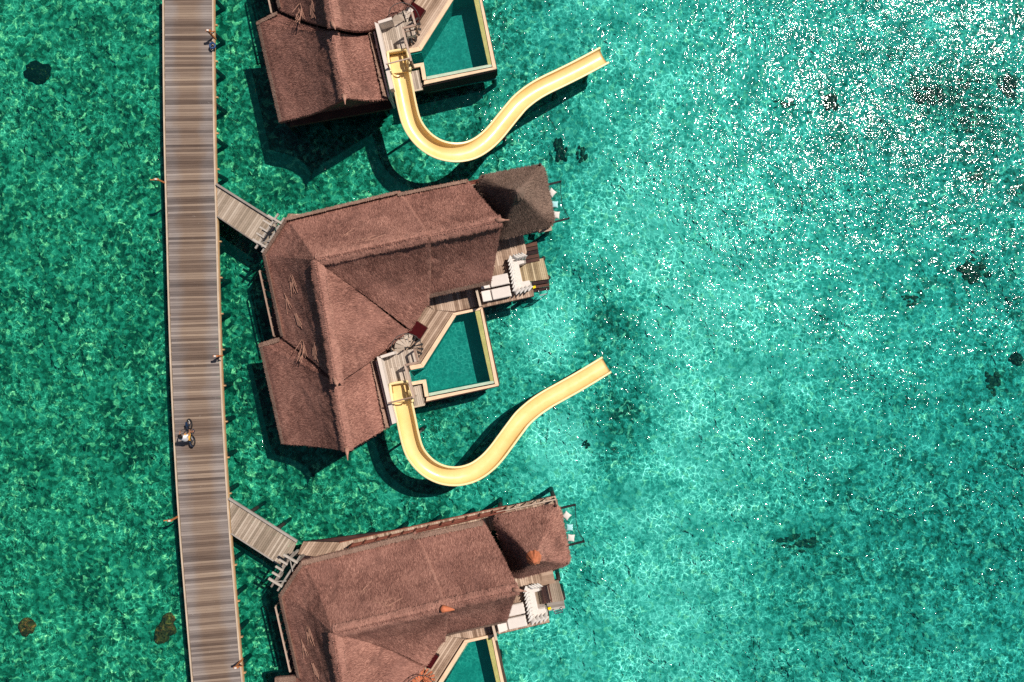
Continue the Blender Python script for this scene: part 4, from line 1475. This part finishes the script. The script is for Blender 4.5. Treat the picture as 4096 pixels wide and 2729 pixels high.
for (px, py, rz, me_, lab) in ((2207, 771, 50, None, 'white cushion nearest the top on the net'), (2219, 818, -2, PILLOW_BLUE, 'light blue cushion on the net'), (2224, 860, -6, None, 'white cushion nearest the bottom on the net')):
    pillow(W(px, py, NZ + .02), Euler((0, 0, R(rz))), lab + ', middle villa', 'cushions on the nets', me_, 'pavilion')

# ---------- gate beams at the entrance
GZ = 3.0
def P3(x, y, z=GZ):
    return W(800 + x / 2.941, 650 + y / 2.941, z)
gate = keep('gate', thing('entrance_gate', 'open timber entrance gate of crossing beams at the middle villa', 'gate', P3(770, 800, 0), 'timber entrance gates'))
ax = (P3(960, 720) - P3(860, 660)).normalized()
for a, b, w in ((P3(915, 600), P3(645, 1010), .11), (P3(988, 648), P3(720, 1056), .11)):
    mesh_obj('cross_beam', MB().beam(a - Vector((0, 0, .12)), b - Vector((0, 0, .12)), w, .12), M['grey_wood'], gate)
for a, b in ((P3(800, 622), P3(965, 722)), (P3(622, 902), P3(782, 1000))):
    mesh_obj('side_beam', MB().beam(a, b, .12, .12), M['white_paint'], gate)
for a, b in ((P3(745, 680), P3(845, 742)), (P3(705, 760), P3(795, 815)), (P3(665, 830), P3(755, 885))):
    mesh_obj('short_beam', MB().beam(a, b, .10, .10), M['white_paint'], gate)
for a, b in ((P3(875, 690, 2.9), P3(905, 805, 3.2)), (P3(708, 948, 2.9), P3(825, 915, 3.2))):
    mesh_obj('brace', MB().beam(a, b, .05, .05), M['grey_wood'], gate)
for q in (P3(872, 668), P3(690, 942), P3(950, 715), P3(768, 992)):
    mesh_obj('post', MB().beam((q.x, q.y, 1.45), (q.x, q.y, GZ - .18), .13, .13), M['grey_wood'], gate)

# ------------------------------------------------------------------ the other two villas: copies moved along the jetty
TRANS = {'top': Vector((-0.14, 19.68, 0)), 'bottom': Vector((0.98, -20.42, 0))}
ROTZ = {'top': 0.0, 'bottom': R(0.35)}
CEN = W(1600, 1250, 0)
def relabel(s, which):
    s = s.replace('middle villa', which + ' villa')
    return s
LABELS = {
    ('top', 'overwater_villa'): 'thatched overwater villa cut off by the upper picture edge',
    ('bottom', 'overwater_villa'): 'thatched overwater villa cut off by the lower picture edge, orange cap on its ridge',
    ('top', 'swimming_pool'): 'green pool cut off by the upper picture edge',
    ('bottom', 'swimming_pool'): 'green pool cut off by the lower picture edge',
    ('top', 'spiral_staircase'): 'spiral stair beside the pool at the upper picture edge',
    ('bottom', 'spiral_staircase'): 'orange spiral stair cut off by the lower picture edge',
    ('top', 'water_slide'): 'yellow water slide of the top villa, above the others, end beside the glitter',
    ('bottom', 'thatched_pavilion'): 'pavilion with pyramid thatch and an orange apex cap, bottom villa',
    ('bottom', 'overwater_net'): 'rope net over the water with three clear cushions beside the bottom pavilion',
}
def clone(which, key, extra=Vector()):
    res = []
    for o in SETS.get(key, []):
        c = copy_tree(o)
        rot = Matrix.Rotation(ROTZ[which], 4, 'Z')
        loc = Vector(o.location)
        c.location = CEN + (rot @ (loc - CEN)) + TRANS[which] + extra
        e = Euler(o.rotation_euler); e.z += ROTZ[which]; c.rotation_euler = e
        base = o.name.split('.')[0]
        c['label'] = LABELS.get((which, base), relabel(o['label'], which))
        res.append(c)
    return res
def recolour(o, names, mat):
    for ch in o.children_recursive:
        if ch.name.split('.')[0] in names and ch.type == 'MESH':
            ch.data = ch.data.copy(); ch.data.materials.clear(); ch.data.materials.append(mat)

for key in ('villa', 'pool', 'stair', 'slide'):
    clone('top', key)
poolx = Vector((-.28, .06, 0))
bv = clone('bottom', 'villa')
bp = clone('bottom', 'pool', poolx)
bs = clone('bottom', 'stair', poolx)
bl = clone('bottom', 'lounge')
bpav = clone('bottom', 'pavilion')
bg = clone('bottom', 'gate')
for o in bpav:
    if o.name.startswith('thatched_pavilion'):
        recolour(o, ('apex_cap',), M['cap'])
        recolour(o, ('roof', 'thatch'), M['thatch'])
        for ch in o.children_recursive:
            if ch.name.split('.')[0] == 'apex_cap':
                ch['label'] = 'orange cap on the peak of the thatch'
for o in bs:
    if o.name.startswith('spiral_staircase'):
        recolour(o, ('tread',), M['cap'])
for o in bl:
    if o.name.startswith('lounge_deck'):
        recolour(o, ('tread',), M['deck'])
        recolour(o, ('lower_tread',), M['grey_wood'])
        for ch in o.children_recursive:
            if ch.name.split('.')[0] == 'plank' and ch.data.materials[0] == M['platform']:
                ch.data = ch.data.copy(); ch.data.materials[0] = M['bridge']
# orange tile cap on the bottom villa's ridge
b0 = bv[0]
for ch in b0.children:
    if ch.name.startswith('main_roof'):
        rp = R1 - Vector(villa['o0'])
        mb = MB().tube([rp + Vector((-.22, -.05, .02)), rp + Vector((-.08, 0, .12)), rp + Vector((.25, -.04, .06)), rp + Vector((.55, -.10, -.02))], [.08, .22, .13, .03], 9)
        o = mesh_obj('ridge_tile', mb, M['cap'], ch, origin=(0, 0, 0), smooth=True)
        o['label'] = 'orange cap where the ridges meet'
# low dark slatted table in the bottom lounge
def Pb(x, y, z):
    return W(2050 + x / 2.6575, 1960 + y / 2.6575, z)
tz = LP + .32
tb = [Pb(290, 1030, tz), Pb(392, 1008, tz), Pb(428, 1195, tz), Pb(322, 1215, tz)]
low = thing('low_table', 'low table with a dark slatted top inside the bottom sofa', 'table', (tb[0] + tb[2]) / 2 - Vector((0, 0, tz - LP)))
planks(low, tb, (N_.x, N_.y), .14, tz, M['dark_wood'], gap=.03, name='slat')
for q in tb:
    b = q.lerp((tb[0] + tb[2]) / 2, .12)
    mesh_obj('leg', MB().beam((b.x, b.y, LP), (b.x, b.y, tz - .04), .07, .07), M['dark_wood'], low)

# towel on the top stair
q = SC + TRANS['top'] + Vector((-.05, .95, FL + .46))
mb = MB(); vs = []; fs = []
for i in range(7):
    for j in range(5):
        vs.append(q + dx * (i / 6 - .5) * .75 + dy * (j / 4 - .5) * .42 + Vector((0, 0, .04 * math.sin(i * 1.9 + j) + .03)))
for i in range(6):
    for j in range(4):
        a = i * 5 + j; fs.append((a, a + 5, a + 6, a + 1))
tag(mesh_obj('towel', mb.add(vs, fs), M['white_fabric'], None, origin=q), 'crumpled white towel on the red daybed at the upper edge', 'towel')

# ------------------------------------------------------------------ lamps along the jetty edge
def jetty_lamp(py, side, label, ring=False):
    s_best = min(np.linspace(-SMAX, SMAX, 600), key=lambda s: abs(jet(s)[0].y - W(0, py, DECK_Z).y))
    c, d, e = jet(s_best)
    b = c + e * side * (HALF + .02)
    th = thing('jetty_lamp', label, 'lamp', b, 'orange-brown lamps along the jetty')
    up = Vector((0, 0, 1))
    o_ = e * side
    mesh_obj('post', MB().beam(b - up * .2, b + up * .85, .09, .09), M['orange'], th)
    mesh_obj('arm', MB().beam(b + up * .82, b + up * .86 + o_ * .46, .05, .045), M['orange'], th)
    mesh_obj('brace', MB().beam(b + up * .45, b + up * .82 + o_ * .38, .04, .04), M['dark_wood'], th)
    hd = mesh_obj('lamp_shade', MB().prism([b + o_ * x + d * y for x, y in ((-.09, -.06), (.20, -.06), (.20, .06), (-.09, .06))], DECK_Z + .88, DECK_Z + .97), M['orange'], th)
    mesh_obj('lamp_glass', MB().prism([b + o_ * x + d * y for x, y in ((-.02, -.05), (.10, -.05), (.10, .05), (-.02, .05))], DECK_Z + .97, DECK_Z + 1.03), M['white_fabric'], hd)
    if ring:
        cc = b + d * .62 + Vector((0, 0, .25))
        pts = [cc + d * math.cos(a) * .16 + e * math.sin(a) * .16 for a in np.linspace(0, 2 * math.pi, 25)]
        rg_ = tag(mesh_obj('life_ring', MB().tube(pts, .06, 8, cap=False), M['blue_ring'], None, origin=cc, smooth=True),
                  'dark blue life ring on the edge of the jetty near the top', 'life ring')
        mesh_obj('hook', MB().beam(cc + Vector((0, 0, -.32)), cc + Vector((0, 0, .1)), .05, .05), M['metal'], rg_)
jetty_lamp(152, 1, 'orange lamp on the right jetty edge beside a blue life ring', True)
jetty_lamp(728, -1, 'orange lamp on the left jetty edge, upper of the two there')
jetty_lamp(2062, -1, 'orange lamp on the left jetty edge, lower of the two there')
jetty_lamp(1425, 1, 'orange lamp on the right jetty edge level with the middle pool')
jetty_lamp(2650, 1, 'orange lamp on the right jetty edge near the lower picture edge')

# ------------------------------------------------------------------ coral heads on the bed
def coral(px, py, rx, ry, h, mat, label, group, seed, lumps=5):
    rg = random.Random(seed)
    c = W(px, py, BED_Z)
    k = (CAM_H - BED_Z) / FPX
    mb = MB()
    for L in range(lumps):
        if L == 0:
            ox, oy, sx, sy, sh = 0, 0, rx * k * (.62 if lumps > 5 else 1), ry * k * (.62 if lumps > 5 else 1), h
        else:
            a = rg.uniform(0, 6.28)
            q_ = rg.uniform(.5, 1.15) if lumps > 9 else rg.uniform(.4, .7); ox, oy = math.cos(a) * rx * k * q_, math.sin(a) * ry * k * q_
            f = rg.uniform(.16, .5) if lumps > 9 else rg.uniform(.3, .55); sx, sy, sh = rx * k * f, ry * k * f, h * rg.uniform(.6, 1.1)
        n, m = 16, 6; vs = []; fs = []
        jit = [[1 + rg.uniform(-.16, .16) for _ in range(n)] for _ in range(m + 1)]
        for i in range(m):
            ph = i / m * math.pi / 2
            for j in range(n):
                a = 2 * math.pi * j / n
                q = jit[i][j]
                vs.append(c + Vector((ox + math.cos(a) * math.cos(ph) * sx * q, oy + math.sin(a) * math.cos(ph) * sy * q, -.25 + (sh + .25) * math.sin(ph) * (1 + (q - 1) * .8))))
        vs.append(c + Vector((ox, oy, sh)))
        for i in range(m - 1):
            for j in range(n):
                fs.append((i * n + j, i * n + (j + 1) % n, (i + 1) * n + (j + 1) % n, (i + 1) * n + j))
        for j in range(n):
            fs.append(((m - 1) * n + j, (m - 1) * n + (j + 1) % n, m * n))
        mb.add(vs, fs)
    return tag(mesh_obj('coral_head', mb, mat, None, origin=c, smooth=True), label, 'coral', group)

G = 'coral heads under the water'
coral(152, 293, 52, 50, .55, M['coral_black'], 'large dark round coral head in the upper left water', G, 1)
coral(112, 2505, 34, 40, .5, M['coral_brown'], 'small brown oval coral head near the lower left corner', G, 2, 3)
coral(660, 2515, 46, 62, .5, M['coral_brown'], 'lumpy brown and yellow coral head close to the jetty near the bottom', G, 3, 9)
for k, (x, y, rx, ry, lab) in enumerate([
        (2238, 590, 14, 34, 'narrow dark coral patch above the middle pavilion, upper of two touching ones'),
        (2255, 612, 12, 26, 'narrow dark coral patch above the middle pavilion, lower of two touching ones'),
        (2330, 615, 16, 26, 'small dark coral patch just right of the two touching ones above the middle pavilion'),
        (3330, 402, 22, 28, 'small dark coral patch left of the main glitter patches'),
        (3130, 415, 34, 16, 'dark coral streak in the upper glitter'),
        (3860, 350, 48, 26, 'broad dark coral patch in the glitter near the right edge'),
        (3720, 385, 46, 30, 'dark coral patch left of the broad one in the glitter'),
        (4030, 340, 30, 42, 'tall dark coral patch at the right edge of the glitter'),
        (3910, 490, 52, 34, 'largest dark coral patch below the glitter near the right edge'),
        (3890, 712, 36, 20, 'dark coral patch below the largest one on the right'),
        (4070, 745, 24, 26, 'dark coral patch touching the right picture edge'),
        (3898, 1082, 44, 36, 'round dark coral patch right of centre height'),
        (3655, 1190, 40, 26, 'faint dark coral patch left of the round one on the right'),
        (3975, 1528, 30, 40, 'dark coral patch low on the right side'),
        (4072, 1432, 20, 22, 'small dark coral patch by the right edge, below centre'),
        (2345, 1778, 10, 12, 'tiny dark coral lump right of the middle slide'),
        (3200, 2175, 60, 26, 'wide dark coral streak in the lower right water')]):
    coral(x, y, rx * 1.15, ry * 1.15, .12, M['coral'], lab, G, 30 + k, 16)

# ------------------------------------------------------------------ cyclist
fw = W(768, 1694, DECK_Z); rw = W(780, 1762, DECK_Z)
ahead = (fw - rw).normalized()
rw = fw - ahead * 1.06
rt = Vector((ahead.y, -ahead.x, 0))
up = Vector((0, 0, 1))
WR = .33
bike = thing('bicycle', 'dark bicycle ridden up the jetty', 'bicycle', (fw + rw) / 2)
def wheel(c):
    c = c + up * WR
    pts = [c + ahead * math.cos(a) * (WR - .025) + up * math.sin(a) * (WR - .025) for a in np.linspace(0, 2 * math.pi, 29)]
    wh = mesh_obj('wheel', MB().tube([c - rt * .06, c + rt * .06], .03, 8), M['metal'], bike)
    mesh_obj('tyre', MB().tube(pts, .042, 8, cap=False), M['black'], wh, smooth=True)
    sp = MB()
    for a in np.linspace(0, 2 * math.pi, 15)[:-1]:
        sp.tube([c, c + ahead * math.cos(a) * (WR - .05) + up * math.sin(a) * (WR - .05)], .004, 3, cap=False)
    mesh_obj('spokes', sp, M['steel'], wh)
wheel(fw); wheel(rw)
def bp_(f, z, s=0.0):
    """point on the bike: f metres ahead of the rear hub, z above the deck, s to the right"""
    return rw + ahead * f + up * z + rt * s
seat_p, bb, head_t, head_b = bp_(.22, .88), bp_(.42, .29), bp_(.84, .86), bp_(.90, .70)
fr = MB()
for a, b, r in ((bb, bp_(.25, .78), .018), (bb, head_b, .022), (bp_(.26, .74), head_t, .018), (bp_(0, WR, .06), bb, .012), (bp_(0, WR, -.06), bb, .012), (bp_(0, WR, .06), bp_(.26, .74), .01), (bp_(0, WR, -.06), bp_(.26, .74), .01), (head_b, head_t, .02),
                (head_b, bp_(1.06, WR, .06), .016), (head_b, bp_(1.06, WR, -.06), .016)):
    fr.tube([a, b], r, 7)
mesh_obj('frame', fr, M['navy'], bike)
mesh_obj('handlebar', MB().tube(smooth_path([bp_(.66, 1.03, -.31), bp_(.78, 1.05, -.22), head_t + up * .14, bp_(.78, 1.05, .22), bp_(.66, 1.03, .31)], 16), .014, 6), M['metal'], bike, smooth=True)
mesh_obj('stem', MB().tube([head_t, head_t + up * .14], .016, 6), M['metal'], bike)
mesh_obj('saddle', MB().prism([bp_(.06, 0, -.10), bp_(.14, 0, -.11), bp_(.36, 0, -.025), bp_(.36, 0, .025), bp_(.14, 0, .11), bp_(.06, 0, .10)], DECK_Z + .88, DECK_Z + .94), M['black'], bike, bevel=.015)
mesh_obj('seat_post', MB().tube([bp_(.25, .76), bp_(.22, .88)], .014, 6), M['steel'], bike)
mesh_obj('mudguard', MB().tube([bp_(math.cos(a) * (WR + .03), WR + math.sin(a) * (WR + .03)) for a in np.linspace(1.0, 3.0, 12)], .035, 5), M['navy'], bike)
mesh_obj('front_carrier', MB().prism([bp_(.95, 0, -.07), bp_(1.22, 0, -.06), bp_(1.22, 0, .06), bp_(.95, 0, .07)], DECK_Z + .70, DECK_Z + .73), M['navy'], bike)
pr, pl_ = bp_(.42 + .15, .29 - .06, .14), bp_(.42 - .15, .29 + .06, -.14)
mesh_obj('crank', MB().tube([pr - rt * .04, pr - rt * .02, bb + rt * .08, bb - rt * .08, pl_ + rt * .02], .012, 6), M['steel'], bike)
for q in (pr, pl_):
    mesh_obj('pedal', MB().beam(q - ahead * .05, q + ahead * .05, .09, .025), M['black'], bike)

# rider: one continuous skinned body
rider = thing('person', 'person in a white shirt and orange shorts riding the bicycle', 'person', bp_(.22, .94))
def skinned(name, joints, edges, mat, parent, root=0, levels=2):
    me = bpy.data.meshes.new(name)
    o0 = Vector(parent['o0'])
    me.from_pydata([tuple(Vector(j[0]) - o0) for j in joints], edges, [])
    o = bpy.data.objects.new(name, me); COL.objects.link(o); o.parent = parent
    o.modifiers.new('skin', 'SKIN')
    for v, j in zip(me.skin_vertices[0].data, joints):
        v.radius = (j[1], j[2] if len(j) > 2 else j[1])
    me.skin_vertices[0].data[root].use_root = True
    sb = o.modifiers.new('sub', 'SUBSURF'); sb.levels = levels; sb.render_levels = levels
    dg = bpy.context.evaluated_depsgraph_get()
    ev = o.evaluated_get(dg)
    nm = bpy.data.meshes.new_from_object(ev)
    o.modifiers.clear()
    o.data = nm
    nm.materials.clear(); nm.materials.append(mat)
    nm.polygons.foreach_set('use_smooth', [True] * len(nm.polygons))
    return o
hip = bp_(.20, 1.02); chest = bp_(.38, 1.36); neck = bp_(.44, 1.52); headc = bp_(.49, 1.68)
hands = {1: bp_(.68, 1.06, .30), -1: bp_(.68, 1.06, -.30)}
J = [(hip, .14, .12), (bp_(.27, 1.18), .13, .11), (chest, .16, .12), (neck, .06), (bp_(.46, 1.60), .055), (headc, .095), (bp_(.50, 1.76), .085)]
E = [(0, 1), (1, 2), (2, 3), (3, 4), (4, 5), (5, 6)]
def chain(start, pts):
    i = start
    for p in pts:
        J.append(p); E.append((i, len(J) - 1)); i = len(J) - 1
for sd in (1, -1):
    sh = bp_(.40, 1.44, .19 * sd); el = bp_(.50, 1.20, .32 * sd)
    chain(2, [(sh, .065), (el, .045), (hands[sd].lerp(el, .12), .032), (hands[sd], .038)])
    for fk in range(4):
        chain_base = len(J) - 1 if fk == 0 else hb
        if fk == 0:
            hb = len(J) - 1
    hp = bp_(.22, .99, .10 * sd); ped = pr if sd == 1 else pl_
    kn = bp_(.62 if sd == 1 else .58, .76 if sd == 1 else .84, .13 * sd)
    ank = ped + up * .10 - ahead * .05
    chain(0, [(hp, .095), (kn, .062), (kn.lerp(ank, .4), .055), (ank, .038), (ped + up * .05 + ahead * .10, .036)])
body = skinned('body', J, E, M['skin'], rider)
# fingers closed round the grips, thumb under
for sd in (1, -1):
    fm = MB()
    h = hands[sd]
    for fk in range(4):
        b = h + ahead * .02 + rt * sd * (-.035 + fk * .022)
        fm.tube([b + up * .02, b + ahead * .045 + up * .015, b + ahead * .05 - up * .03, b + ahead * (.015 + .004 * fk) - up * .04], [.011, .0105, .009, .007], 6)
    b = h - rt * sd * .04
    fm.tube([b, b - up * .03 + ahead * .01, b - up * .04 + ahead * .035], [.012, .011, .008], 6)
    mesh_obj('fingers', fm, M['skin'], body, origin=Vector(rider['o0']), smooth=True)
# shirt, shorts, hair, shoes, face as clothing shells
SJ = [(bp_(.17, 1.04), .20, .185), (bp_(.25, 1.20), .19, .165), (chest, .215, .165), (bp_(.43, 1.49), .095)]
SE_ = [(0, 1), (1, 2), (2, 3)]
for sd in (1, -1):
    sh = bp_(.40, 1.44, .19 * sd); el = bp_(.50, 1.20, .32 * sd)
    SJ.append((sh, .10)); SE_.append((2, len(SJ) - 1)); SJ.append((sh.lerp(el, .6), .068)); SE_.append((len(SJ) - 2, len(SJ) - 1))
skinned('shirt', SJ, SE_, M['shirt'], rider)
HJ = [(hip - up * .02, .15, .13)]; HE = []
for sd in (1, -1):
    hp = bp_(.22, .99, .10 * sd); kn = bp_(.62 if sd == 1 else .58, .76 if sd == 1 else .84, .13 * sd)
    HJ.append((hp, .12)); HE.append((0, len(HJ) - 1)); HJ.append((hp.lerp(kn, .85), .10)); HE.append((len(HJ) - 2, len(HJ) - 1))
skinned('shorts', HJ, HE, M['shorts'], rider)
skinned('hair', [(headc + up * .045 - ahead * .02, .105), (headc + up * .10, .085), (headc - ahead * .05, .07)], [(0, 1), (0, 2)], M['hair'], rider)
fc = MB()
fc.tube([headc + ahead * .085 + up * .0, headc + ahead * .115 - up * .02], [.018, .014], 6)
for sd in (1, -1):
    fc.tube([headc + rt * sd * .09, headc + rt * sd * .108 - up * .02], [.028, .02], 6)
mesh_obj('face', fc, M['skin'], body, origin=Vector(rider['o0']), smooth=True)
ey = MB()
for sd in (1, -1):
    ey.tube([headc + ahead * .088 + rt * sd * .035 + up * .02, headc + ahead * .098 + rt * sd * .035 + up * .02], .012, 6)
ey.beam(headc + ahead * .09 - rt * .025 - up * .055, headc + ahead * .09 + rt * .025 - up * .055, .012, .01)
mesh_obj('eyes_and_mouth', ey, M['hair'], body, origin=Vector(rider['o0']))
for q, sd in ((pr, 1), (pl_, -1)):
    mesh_obj('shoe', MB().tube([q + up * .05 - ahead * .10, q + up * .06, q + up * .045 + ahead * .14], [.042, .05, .035], 8), M['navy'], rider, smooth=True)

for o in bpy.data.objects:
    if 'o0' in o:
        del o['o0']
